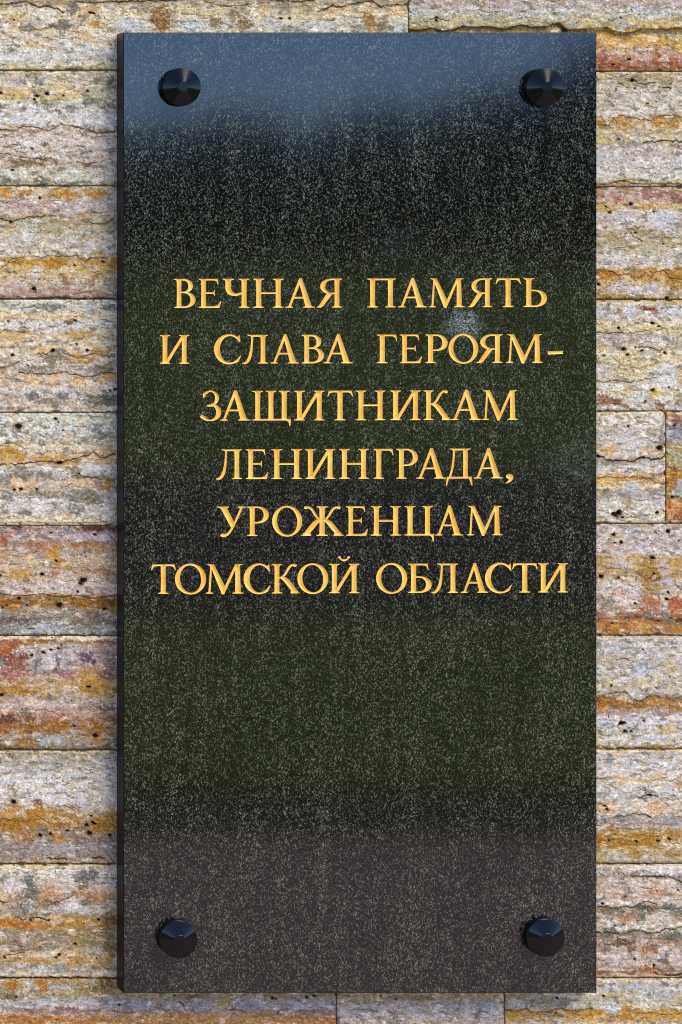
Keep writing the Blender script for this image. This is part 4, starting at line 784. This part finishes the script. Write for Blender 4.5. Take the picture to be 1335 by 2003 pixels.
def bowl(xs, ytop, ybot, xr, w, tt=TH, tb=TH, kx=0.45):
    """right-hand bowl springing from a stem at xs"""
    mid = (ytop + ybot) / 2; h = (ytop - ybot) / 2
    xk = xs + (xr - xs) * kx * 0.55
    o = [(xs, ytop)] + bez((xk, ytop), (xr - (xr-xk)*.38, ytop), (xr, mid + h*.56), (xr, mid), 9) + bez((xr, mid), (xr, mid - h*.56), (xr - (xr-xk)*.38, ybot), (xk, ybot), 9)[1:] + [(xs, ybot)]
    xi = xr - w; it, ib = ytop - tt, ybot + tb
    ih = (it - ib) / 2; im = (it + ib) / 2
    xk2 = min(xk, xi - 0.03)
    inn = [(xs, it)] + bez((xk2, it), (xi - (xi-xk2)*.35, it), (xi, im + ih*.55), (xi, im), 8) + bez((xi, im), (xi, im - ih*.55), (xi - (xi-xk2)*.35, ib), (xk2, ib), 8)[1:] + [(xs, ib)]
    return [o + inn[::-1]]

def flip(polys, w):
    return [[(w - x, y) for x, y in p][::-1] for p in polys]

def ring(cx, cy, rx, ry, ix, iy, tilt=0.0, a0=0, a1=360, n=44, icx=0.0):
    o, i_ = [], []
    for k in range(n + 1):
        a = math.radians(a0 + (a1 - a0) * k / n)
        o.append((cx + rx * math.cos(a), cy + ry * math.sin(a)))
        a2 = a
        x, y = ix * math.cos(a2), iy * math.sin(a2)
        ct, st = math.cos(tilt), math.sin(tilt)
        i_.append((cx + icx + x * ct - y * st, cy + x * st + y * ct))
    if a1 - a0 >= 359.9:                           # closed: split into two halves
        h = n // 2
        return [o[:h + 1] + i_[:h + 1][::-1], o[h:] + i_[h:][::-1]]
    return [o + i_[::-1]]

def path(pts, ws):
    """stroke along pts with widths ws (both resampled lists of equal length)"""
    L, R = [], []
    n = len(pts)
    for k in range(n):
        a = pts[max(k - 1, 0)]; b = pts[min(k + 1, n - 1)]
        dx, dy = b[0] - a[0], b[1] - a[1]; l = math.hypot(dx, dy) or 1
        nx, ny = -dy / l, dx / l; w = ws[k] / 2
        L.append((pts[k][0] + nx * w, pts[k][1] + ny * w)); R.append((pts[k][0] - nx * w, pts[k][1] - ny * w))
    return [L + R[::-1]]

def wl(n, *ws):
    return list(np.interp(np.linspace(0, 1, n), np.linspace(0, 1, len(ws)), ws))

def disc(cx, cy, rx, ry=None, n=14):
    ry = ry or rx
    return [[(cx + rx * math.cos(2*math.pi*k/n), cy + ry * math.sin(2*math.pi*k/n)) for k in range(n)]]

def flag(x, y, drop, d=-1, out=0.03, w=0.05):
    """wedge end-serif of a horizontal arm: hangs (d=-1) or stands (d=+1) at the arm's right end x"""
    return [[(x - w * 1.9, y), (x + out * .1, y), (x + out, y + d * drop), (x + out - 0.022, y + d * drop), (x - w * .55, y + d * drop * .45), (x - w * 1.9, y + d * TH * .95)]]

def g_V():   # В
    return stem(.09, hr=0, fr=0) + bowl(.2, 1.0, .515, .615, .145, .055, .045) + bowl(.2, .553, 0, .70, .162, .045, .055)
def g_E():
    return stem(.09, hr=0, fr=0) + [[(.2, .945), (.60, .945), (.60, 1.0), (.2, 1.0)]] + flag(.60, 1.0, .20) + \
        [[(.2, .485), (.50, .485), (.50, .54), (.2, .54)], [(.475, .54), (.475, .485), (.50, .415), (.52, .415), (.52, .61), (.50, .61)]] + \
        [[(.2, 0), (.64, 0), (.64, .06), (.2, .06)]] + [[(.50, 0), (.665, 0), (.72, .23), (.695, .23), (.61, .10), (.50, .06)]]
def g_CH():  # Ч
    l = [[(.10, 1), (.265, 1), (.265, .72)] + bez((.265, .72), (.265, .53), (.42, .49), n=7)[1:] + [(.60, .545), (.60, .48)] + bez((.44, .41), (.10, .39), (.10, .70), n=8)]
    return stem(.575) + l + [serif(.10, .265, 1, -1)]
def g_H():
    return stem(.09) + stem(.66) + [[(.2, .475), (.72, .475), (.72, .535), (.2, .535)]]
def g_A():
    return [[(.085, 0), (.155, 0), (.475, .93), (.44, 1.02), (.415, 1.02)], [(.60, 0), (.785, 0), (.485, 1.02), (.415, 1.02), (.41, .87)],
            [(.22, .315), (.64, .315), (.62, .372), (.24, .372)]] + \
        [serif(.085, .155, 0, 1, reach=.075, lean_a=.33, lean_b=.33), serif(.60, .785, 0, 1, reach=.075, lean_a=-.3, lean_b=-.3)]
def g_YA():  # Я
    b = flip(bowl(.18, 1.0, .465, .62, .15, .05, .05), .80)
    return stem(.555 + .0, hl=0) + [[(x - .0, y) for x, y in p] for p in flip(bowl(.12, 1.0, .465, .605, .15, .05, .05), .72)] + \
        [[(.335, .52), (.50, .49), (.205, .05), (.13, 0), (-.005, 0), (-.005, .016), (.06, .045)]]
def g_P():   # П
    return stem(.09) + stem(.62) + [[(.2, .94), (.68, .94), (.68, 1.0), (.2, 1.0)]]
def g_M():
    return [[(.105, 0), (.17, 0), (.215, .96), (.165, 1.0)], [(.145, 1.0), (.265, 1.0), (.60, .245), (.545, -.02), (.505, -.02)],
            [(.535, -.02), (.565, .18), (.90, 1.0), (.97, 1.0), (.94, .90), (.575, -.02)], [(.90, 0), (1.065, 0), (1.035, 1.0), (.905, 1.0)]] + \
        [serif(.105, .17, 0, 1, reach=.075), serif(.90, 1.065, 0, 1), [(.06, 1.0), (.06, .985), (.135, .955), (.19, .90), (.265, .96), (.265, 1.0)],
         [(.90, 1.0), (.92, .93), (1.03, .93)] + bez((1.03, .94), (1.06, .972), (1.115, .975), n=4) + [(1.115, 1.0)]]
def g_T():
    return stem(.325, head=False) + [[(.10, .942), (.72, .942), (.72, 1.0), (.10, 1.0)]] + flag(.735, 1.0, .20, -1, .045) + flip(flag(.735, 1.0, .20, -1, .045), .815)
def g_SOFT():
    return stem(.09, fr=0) + bowl(.2, .60, 0, .70, .16, .05, .055)
def g_I():   # И
    return stem(.09) + stem(.685) + [[(.20, .0), (.255, .0), (.73, .88), (.73, .99), (.665, .955), (.20, .10)]]
def g_IK():
    br = path(bez((.32, 1.235), (.36, 1.09), (.56, 1.09), (.60, 1.235), 10), wl(11, .04, .05, .085, .05, .04))
    return g_I() + br + disc(.325, 1.225, .042) + disc(.60, 1.225, .042)
def g_S():
    r = ring(.53, .5, .50, .525, .335, .465, 0, 50, 308, 40, .03)
    top = [[(.80, .93), (.87, .99), (.885, .985), (.905, .745), (.878, .745), (.79, .86), (.70, .94), (.70, .99)]]
    bot = [[(.80, .045), (.845, .075), (.925, .26), (.90, .275), (.80, .15), (.73, .09), (.70, .06), (.72, .01)]]
    return r + top + bot
def g_L():
    lg = bez((.30, .97), (.285, .55), (.27, .10), (.06, -.0), 14)
    return stem(.56, hl=0) + [[(.245, .94), (.62, .94), (.62, 1.0), (.245, 1.0)]] + path(lg, wl(15, .062, .065, .085, .105, .06)) + \
        [[(.15, 1.0), (.15, .975), (.25, .955), (.268, .90), (.33, .90), (.33, 1.0)], [(.13, .11), (.04, .04), (-.015, .03), (-.015, -.01), (.07, -.022), (.16, .03)]]
def g_G():
    return stem(.09, hr=0) + [[(.2, .942), (.56, .942), (.56, 1.0), (.2, 1.0)]] + flag(.57, 1.0, .22, -1, .035)
def g_R():   # Р
    return stem(.09, hr=0) + bowl(.2, 1.0, .425, .665, .155, .05, .055)
def g_O():
    return ring(.52, .5, .51, .525, .345, .468, math.radians(6))
def g_SHCH():
    return stem(.09) + stem(.485) + stem(.88) + [[(.2, 0), (1.12, 0), (1.12, .055), (.2, .055)]] + [[(1.02, 0), (1.10, .055), (1.155, .055), (1.145, -.175), (1.115, -.19), (1.085, -.05), (1.02, 0)]][:1]
def g_K():
    arm = bez((.22, .53), (.50, .54), (.46, .985), (.70, .975), 12)
    leg = bez((.30, .54), (.50, .50), (.62, .10), (.80, .035), 12)
    return stem(.09) + path(arm, wl(13, .05, .065, .075, .075, .06)) + disc(.715, .955, .062, .05) + path(leg, wl(13, .10, .15, .165, .15, .075)) + \
        [[(.60, .16), (.58, 0), (.86, 0), (.86, .018), (.80, .03), (.72, .07)]]
def g_Z():   # З
    t = ring(.30, .755, .27, .262, .15, .215, 0, -82, 140, 26)
    b = ring(.29, .28, .36, .30, .195, .245, 0, -148, 84, 28)
    return t + b + [[(.20, .475), (.38, .475), (.38, .565), (.20, .535)], [(.09, .94), (.125, .935), (.15, .84), (.085, .775), (.06, .775), (.055, .91)]] + disc(.03, .135, .062, .055) + [[(-.03, .13), (.03, .19), (.10, .12), (.06, .07), (0, .08)]]
def g_D():
    lg = bez((.315, .97), (.30, .62), (.28, .30), (.17, .03), 12)
    return stem(.60, foot=False, hl=0) + [[(.20, 1.0), (.20, .975), (.27, .955), (.28, .90), (.345, .90), (.345, 1.0)], [(.28, .94), (.65, .94), (.65, 1.0), (.28, 1.0)]] + \
        path(lg, wl(13, .065, .062, .066, .07)) + [[(.085, 0), (.87, 0), (.87, .058), (.085, .058)], [(.055, -.235), (.085, -.235), (.155, .0), (.155, .058), (.085, .058)], [(.90, -.235), (.87, -.235), (.79, 0), (.79, .058), (.875, .058)]]
def g_COMMA():
    return disc(.14, .065, .085) + path(bez((.18, .07), (.20, -.07), (.06, -.16), n=7), wl(8, .10, .085, .03)) + [[(.14, .145), (.225, .09), (.21, -.02), (.12, 0)]]
def g_U():
    thin = bez((.735, .97), (.50, .34), (.38, -.06), (.185, .035), 16)
    return [[(.115, 1.0), (.29, 1.0), (.535, .44), (.475, .28), (.43, .28)]] + path(thin, wl(17, .062, .062, .066, .085, .10)) + disc(.20, .025, .072, .058) + \
        [serif(.115, .29, 1, -1, lean_a=.4, lean_b=.4), serif(.70, .765, 1, -1, reach=.075, lean_a=-.3, lean_b=-.3)]
def g_ZH():
    def side():
        arm = bez((.60, .53), (.86, .54), (.82, .985), (1.06, .975), 12)
        leg = bez((.66, .54), (.86, .50), (.96, .10), (1.15, .035), 12)
        return path(arm, wl(13, .05, .062, .072, .072, .06)) + disc(1.075, .955, .06, .05) + path(leg, wl(13, .09, .14, .155, .14, .075)) + [[(.96, .15), (.93, 0), (1.215, 0), (1.215, .018), (1.15, .03), (1.07, .07)]]
    s = side()
    return stem(.5325) + s + flip(s, 1.23)
def g_TS():
    return stem(.09) + stem(.60) + [[(.2, 0), (.86, 0), (.86, .055), (.2, .055)], [(.74, 0), (.80, .055), (.872, .055), (.862, -.2), (.832, -.215), (.80, -.05)]]
def g_B():
    return stem(.09, hr=0, fr=0) + [[(.2, .942), (.56, .942), (.56, 1.0), (.2, 1.0)]] + flag(.58, 1.0, .22, -1, .03) + bowl(.2, .57, 0, .70, .165, .05, .055)
def g_DASH():
    return [[(0, .29), (.52, .31), (.52, .42), (0, .40)]]

GLYPH = {'В': g_V, 'Е': g_E, 'Ч': g_CH, 'Н': g_H, 'А': g_A, 'Я': g_YA, 'П': g_P, 'М': g_M, 'Т': g_T, 'Ь': g_SOFT,
         'И': g_I, 'Й': g_IK, 'С': g_S, 'Л': g_L, 'Г': g_G, 'Р': g_R, 'О': g_O, 'Щ': g_SHCH, 'К': g_K, 'З': g_Z,
         'Д': g_D, ',': g_COMMA, 'У': g_U, 'Ж': g_ZH, 'Ц': g_TS, 'Б': g_B, '-': g_DASH}
# each line: baseline and cap line at x=300 and at x=1100, then letter, left, right (photo pixels)
TEXT = [
 ((602.0, 545.2), (600.0, 543.5), [('В',341,382.8),('Е',388.8,433.3),('Ч',435.9,488.3),('Н',495.9,555.2),('А',558.5,616.2),('Я',619.5,669.6),
   ('П',719,774.8),('А',779,835),('М',840,909.3),('Я',915.9,963.7),('Т',970.3,1019.7),('Ь',1024.7,1070.8)]),
 ((711.2, 655.1), (709.3, 653.2), [('И',313,370.6),('С',419,471.8),('Л',474.5,524.6),('А',529.5,585.5),('В',590.5,634.3),('А',632.7,690.3),
   ('Г',737.9,777.5),('Е',782.4,826.2),('Р',832.5,876.3),('О',878,936.3),('Я',932.4,984.1),('М',991,1062.6),('-',1072.4,1102.1)]),
 ((822.8, 764.8), (820.8, 762.6), [('З',392,433.3),('А',430.6,489.3),('Щ',494.2,569.4),('И',576,635.3),('Т',640.9,691.3),('Н',696.3,754.4),
   ('И',764.3,823.6),('К',829.2,882.3),('А',882.3,942.3),('М',943.9,1014)]),
 ((937.4, 879.2), (935.2, 876.6), [('Л',423.4,473.5),('Е',481,525.5),('Н',531.2,591.5),('И',597.4,656.4),('Н',664,722),('Г',731.3,770.2),
   ('Р',775.8,818),('А',814.7,873),('Д',873,925),('А',927.4,984.4),(',',990,1004.9)]),
 ((1048.8, 991.2), (1046.6, 989.0), [('У',425,480.4),('Р',483.7,526.2),('О',532.8,591.5),('Ж',589.2,672.9),('Е',677.2,720.4),('Н',726.4,785),
   ('Ц',792.3,850),('А',851.6,906.7),('М',914.2,983.5)]),
 ((1161.6, 1104.0), (1158.8, 1101.6), [('Т',295.8,344.3),('О',342.6,403.6),('М',403,476.8),('С',477.1,529.5),('К',532.1,586.5),('О',582.2,642.6),
   ('Й',644.2,703.5),('О',736.3,797.2),('Б',798.9,845),('Л',845,896.8),('А',902,955.4),('С',949.5,1002.2),('Т',1002.6,1052.7),('И',1053.3,1112)]),
]

def inside(px, py, poly):
    """even-odd point in polygon, vectorised over points"""
    p = np.asarray(poly); x0, y0 = p[:, 0], p[:, 1]; x1, y1 = np.roll(x0, -1), np.roll(y0, -1)
    c = (y0[None] > py[:, None]) != (y1[None] > py[:, None])
    with np.errstate(divide='ignore', invalid='ignore'):
        xi = (x1 - x0)[None] * (py[:, None] - y0[None]) / (y1 - y0)[None] + x0[None]
    return ((c & (px[:, None] < xi)).sum(1) % 2) == 1

def seg_dist(px, py, S):
    a = S[:, 0]; b = S[:, 1]; d = b - a; L = (d ** 2).sum(1) + 1e-18
    rx = px[:, None] - a[None, :, 0]; ry = py[:, None] - a[None, :, 1]
    t = np.clip((rx * d[None, :, 0] + ry * d[None, :, 1]) / L, 0, 1)
    return np.sqrt(((rx - t * d[None, :, 0]) ** 2 + (ry - t * d[None, :, 1]) ** 2).min(1))

def union_outline(polys):
    """boundary segments of the union of simple polygons"""
    vs, fs = [], []
    for p in polys:
        q = [p[0]]
        for v in p[1:]:
            if abs(v[0] - q[-1][0]) + abs(v[1] - q[-1][1]) > 1e-5: q.append(v)
        if abs(q[0][0] - q[-1][0]) + abs(q[0][1] - q[-1][1]) < 1e-5: q.pop()
        ar = sum(q[i][0] * q[(i + 1) % len(q)][1] - q[(i + 1) % len(q)][0] * q[i][1] for i in range(len(q)))
        if ar < 0: q = q[::-1]
        k = len(vs); vs += [Vector(v) for v in q]; fs.append(list(range(k, k + len(q))))
    ov, oe, of, _, _, _ = delaunay_2d_cdt(vs, [], fs, 0, 1e-6)
    V = np.array([(v.x, v.y) for v in ov])
    Ft = np.array([f for f in of if len(f) == 3])
    c = V[Ft].mean(1)
    ins = np.zeros(len(c), bool)
    for p in polys: ins |= inside(c[:, 0], c[:, 1], p)
    tri = Ft[ins]
    cnt = {}
    for t in tri:
        for a, b in ((t[0], t[1]), (t[1], t[2]), (t[2], t[0])):
            key = (min(a, b), max(a, b)); cnt[key] = cnt.get(key, 0) + 1
    E = [k for k, n in cnt.items() if n == 1]
    used = sorted({i for e in E for i in e}); mp = {u: i for i, u in enumerate(used)}
    return V[used], [(mp[a], mp[b]) for a, b in E]

_outl = {}
def glyph(ch):
    if ch not in _outl:
        polys = GLYPH[ch]()
        V, E = union_outline(polys)
        _outl[ch] = (V, E, polys)
    return _outl[ch]

V_SLOPE, V_MAX = 0.42, 0.0016
def letter_mesh(ch, place):
    """V-cut letter: depth grows with the distance from the outline"""
    V, E, polys = glyph(ch)
    W = place(V)                                     # world x, z
    S = W[np.array(E)]
    st = 0.0009
    lo, hi = W.min(0), W.max(0)
    gx, gz = np.meshgrid(np.arange(lo[0], hi[0], st), np.arange(lo[1], hi[1], st))
    gx[1::2] += st / 2
    g = np.stack([gx.ravel(), gz.ravel()], 1)
    ins = np.zeros(len(g), bool)
    for p in polys:
        pw = place(np.array(p)); ins |= inside(g[:, 0], g[:, 1], pw)
    g = g[ins]
    d = seg_dist(g[:, 0], g[:, 1], S)
    g = g[d > 0.00028]
    pts = [Vector((a * 1000, b * 1000)) for a, b in np.vstack([W, g])]
    ov, oe, of, _, _, _ = delaunay_2d_cdt(pts, E, [], 0, 1e-5)
    OV = np.array([(v.x, v.y) for v in ov]) / 1000
    F = np.array([f for f in of if len(f) == 3])
    c = OV[F].mean(1); keep = np.zeros(len(c), bool)
    for p in polys:
        pw = place(np.array(p)); keep |= inside(c[:, 0], c[:, 1], pw)
    F = F[keep]
    dd = seg_dist(OV[:, 0], OV[:, 1], S)
    dep = V_MAX * (1 - np.exp(-dd * V_SLOPE / V_MAX))
    dep[dd < 1e-6] = 0
    V3 = np.stack([OV[:, 0], dep, OV[:, 1]], 1)
    # orient towards -y
    a, b, cc = V3[F[:, 0]], V3[F[:, 1]], V3[F[:, 2]]
    nrm = np.cross(b - a, cc - a)
    F[nrm[:, 1] > 0] = F[nrm[:, 1] > 0][:, ::-1]
    return mesh_np('letter', V3, F, False), W, E

def build_plaque():
    x0, _, z1 = P(241.2, 62.6); x1, _, _ = P(1168.3, 62); _, _, z0 = P(600, 1943.2)
    ch = 0.0011                                      # arris chamfer
    cxm, czm = (x0 + x1) / 2, (z0 + z1) / 2
    root = empty('memorial_plaque', (cxm, T, z0))
    tag(root, 'tall polished black granite plaque with six lines of gilded Cyrillic capitals and four black bolts', 'plaque')
    inv = root.matrix_world.copy()
    def child(name, me, mat, parent=root):
        o = obj(name, me, mat, parent)
        if parent is root: o.location = (-cxm, -T, -z0)
        return o
    # letters and their outlines
    outs = []
    for (b0, c0), (b1, c1), row in TEXT:
        for chh, l, r in row:
            GV, GE, gp = glyph(chh)
            gx0, gx1 = GV[:, 0].min(), GV[:, 0].max()
            def place(A, l=l, r=r, gx0=gx0, gx1=gx1):
                px = l + (A[:, 0] - gx0) / (gx1 - gx0) * (r - l)
                f = (px - 300) / 800
                by = b0 + (b1 - b0) * f; cy = c0 + (c1 - c0) * f
                py = by + (cy - by) * A[:, 1]
                return np.stack([CX + (px - XC) * U, EYE - (py - YC) * U], 1)
            me, W, E = letter_mesh(chh, place)
            outs.append((W, E, [place(np.array(p)) for p in gp]))
            child('letter', me, GOLD)
    # the slab: front face with the letters cut out of it
    pts = [Vector((x * 1000, z * 1000)) for x, z in ((x0 + ch, z0 + ch), (x1 - ch, z0 + ch), (x1 - ch, z1 - ch), (x0 + ch, z1 - ch))]
    edges = [(0, 1), (1, 2), (2, 3), (3, 0)]
    for W, E, _ in outs:
        k = len(pts); pts += [Vector((a * 1000, b * 1000)) for a, b in W]; edges += [(a + k, b + k) for a, b in E]
    ov, oe, of, _, _, _ = delaunay_2d_cdt(pts, edges, [], 0, 1e-5)
    OV = np.array([(v.x, v.y) for v in ov]) / 1000
    F = np.array([f for f in of if len(f) == 3])
    c = OV[F].mean(1); cut = np.zeros(len(c), bool)
    for W, E, polys in outs:
        lo, hi = W.min(0), W.max(0)
        near = np.where((c[:, 0] > lo[0]) & (c[:, 0] < hi[0]) & (c[:, 1] > lo[1]) & (c[:, 1] < hi[1]))[0]
        if not len(near): continue
        m = np.zeros(len(near), bool)
        for p in polys: m |= inside(c[near, 0], c[near, 1], p)
        cut[near] |= m
    F = F[~cut]
    V3 = np.stack([OV[:, 0], np.zeros(len(OV)), OV[:, 1]], 1)
    a, b, cc = V3[F[:, 0]], V3[F[:, 1]], V3[F[:, 2]]
    nrm = np.cross(b - a, cc - a); F[nrm[:, 1] > 0] = F[nrm[:, 1] > 0][:, ::-1]
    n0 = len(V3)
    corners = []
    for (sx, sz) in ((0, 0), (1, 0), (1, 1), (0, 1)):
        X = x1 if sx else x0; Z = z1 if sz else z0
        corners.append((X - (ch if sx else -ch), 0.0, Z - (ch if sz else -ch)))
    mid = [((x1 if sx else x0), ch, (z1 if sz else z0)) for sx, sz in ((0, 0), (1, 0), (1, 1), (0, 1))]
    bk = [((x1 if sx else x0), T - 0.0015, (z1 if sz else z0)) for sx, sz in ((0, 0), (1, 0), (1, 1), (0, 1))]
    V3 = np.vstack([V3, corners, mid, bk])
    extra = []
    for i in range(4):
        j = (i + 1) % 4
        for s in (0, 4):
            p, q, r_, t = n0 + s + i, n0 + s + j, n0 + s + 4 + j, n0 + s + 4 + i
            extra += [(p, t, r_), (p, r_, q)]
    extra += [(n0 + 8, n0 + 11, n0 + 10), (n0 + 8, n0 + 10, n0 + 9)]
    nf = len(F)
    me = mesh_np('slab', V3, np.vstack([F, np.array(extra)]), False)
    o = child('slab', me, GRANITE)
    me.materials.append(EDGE)
    mi = np.zeros(len(me.polygons), dtype=np.int32); mi[nf + 8:] = 1
    idx = []
    for i in range(4):
        idx += [0, 0, 1, 1] if i == 2 else [1, 1, 1, 1]
    mi[nf:nf + 16] = idx; mi[nf + 16:] = 1
    me.polygons.foreach_set('material_index', mi)
    # bolts: a collar standing on the slab and a conical cap with a flat tip
    def lathe(name, prof, n=64):
        V, F = [], []
        for r, y in prof:
            for k in range(n):
                a_ = 2 * math.pi * k / n
                V.append((r * math.cos(a_), y, r * math.sin(a_)))
        for s in range(len(prof) - 1):
            for k in range(n):
                k2 = (k + 1) % n
                F.append((s * n + k, s * n + k2, (s + 1) * n + k2, (s + 1) * n + k))
        me = mesh_np(name, V, F, True)
        return me
    R = 37.2 * U
    collar = lathe('collar', [(0.0001, -0.0003), (R * .97, -0.0003), (R, -0.0008), (R, -0.0096), (R * .975, -0.0104), (R * .90, -0.0106), (0.0001, -0.0106)])
    cap = lathe('cap', [(R * .975, -0.0098), (R * .992, -0.0108), (R * .985, -0.0115), (R * .975, -0.0118), (R * .62, -0.01445), (R * .30, -0.0169), (R * .285, -0.0172), (R * .265, -0.0173), (R * .15, -0.0173), (0.0001, -0.0173)])
    for me_, mt in ((collar, COLLAR), (cap, BOLT)):
        me_.materials.append(mt)
        me_.polygons.foreach_set('use_smooth', np.ones(len(me_.polygons), dtype=bool))
        try: me_.set_sharp_from_angle(angle=math.radians(9))
        except Exception: pass
    bolts = []
    for (px, py) in ((356.3, 169.2), (1067.4, 169.6), (350.0, 1838.6), (1068.4, 1835.4)):
        c_ = P(px, py, -0.0118)
        b = bpy.data.objects.new('bolt', collar); COL.objects.link(b); b.parent = root
        b.location = (c_[0] - cxm, -T, c_[2] - z0)
        q = bpy.data.objects.new('cap', cap); COL.objects.link(q); q.parent = b
        bolts.append(b)
build_plaque()

# ------------------------------------------------------------------ the ground in front of the wall and what stands far off
# (all of it is seen only as the reflection in the polished slab)
def sheet(name, x0, x1, y0, y1, z, mat, kind='structure'):
    me = mesh_np(name, [(x0, y0, z), (x1, y0, z), (x1, y1, z), (x0, y1, z)], [(0, 1, 2, 3)])
    o = obj(name, me, mat)
    return tag(o, kind=kind)
GRASS = mat_simple('lawn_grass', (0.088, 0.132, 0.004, 1), (0.150, 0.198, 0.008, 1), 0.7)
PAVE = mat_simple('worn_paving', (0.31, 0.215, 0.220, 1), (0.38, 0.270, 0.275, 1), 6)
PATH = mat_simple('dark_path', (0.035, 0.026, 0.024, 1), (0.055, 0.042, 0.040, 1), 3)
sheet('lawn', -900, 900, -900, 300, -0.02, GRASS)
sheet('paving', -60, 60, -3.75, T + 0.2, -0.004, PAVE)
SOIL = mat_simple('low_ground_cover', (0.026, 0.036, 0.008, 1), (0.050, 0.066, 0.016, 1), 8)
sheet('ground_cover_bed', -60, 60, -4.5, -3.8, -0.012, SOIL)
sheet('path', -200, 200, -15.0, -8.1, -0.012, PATH)

def build_wood():
    rs = np.random.RandomState(5)
    V, F = [], []
    def top(px):      # treeline height in the photograph's reflection
        return np.interp(px, [-400, 240, 330, 410, 500, 600, 680, 760, 830, 900, 980, 1060, 1168, 1600], [250, 262, 232, 212, 226, 244, 226, 205, 196, 184, 168, 130, 92, 40])
    dist = 240.0
    n = 0
    quads = []
    for i in range(26000):
        px = rs.uniform(-900, 2300)
        d = dist + rs.uniform(-14, 24)
        kk = (D + d) / D
        x = CX + (px - XC) * U * kk
        ht = EYE + (YC - top(px)) * U * kk
        ht *= 0.93 + 0.10 * math.sin(px * 0.045) * math.sin(px * 0.017 + 1)
        z = ht * (1 - rs.uniform(0, 1) ** 1.6)
        quads.append((x, -d, z))
    q = np.array(quads)
    s = rs.uniform(0.6, 1.5, len(q))
    u = rs.normal(size=(len(q), 3)); u /= np.linalg.norm(u, axis=1)[:, None]
    w = np.cross(u, rs.normal(size=(len(q), 3))); w /= np.linalg.norm(w, axis=1)[:, None]
    u *= s[:, None]; w *= s[:, None]
    V = np.stack([q - u, q - w * .7, q + u, q + w * .7], 1).reshape(-1, 3)
    F = np.arange(len(V)).reshape(-1, 4)
    leaf = mat_simple('far_foliage', (0.020, 0.032, 0.032, 1), (0.044, 0.062, 0.060, 1), 0.3)  # blue of distance haze is mixed into the leaf colour
    o = obj('woodland', mesh_np('woodland', V, F), leaf)
    tag(o, 'dark line of trees mirrored in the upper part of the polished plaque', 'woodland', kind='stuff')
build_wood()
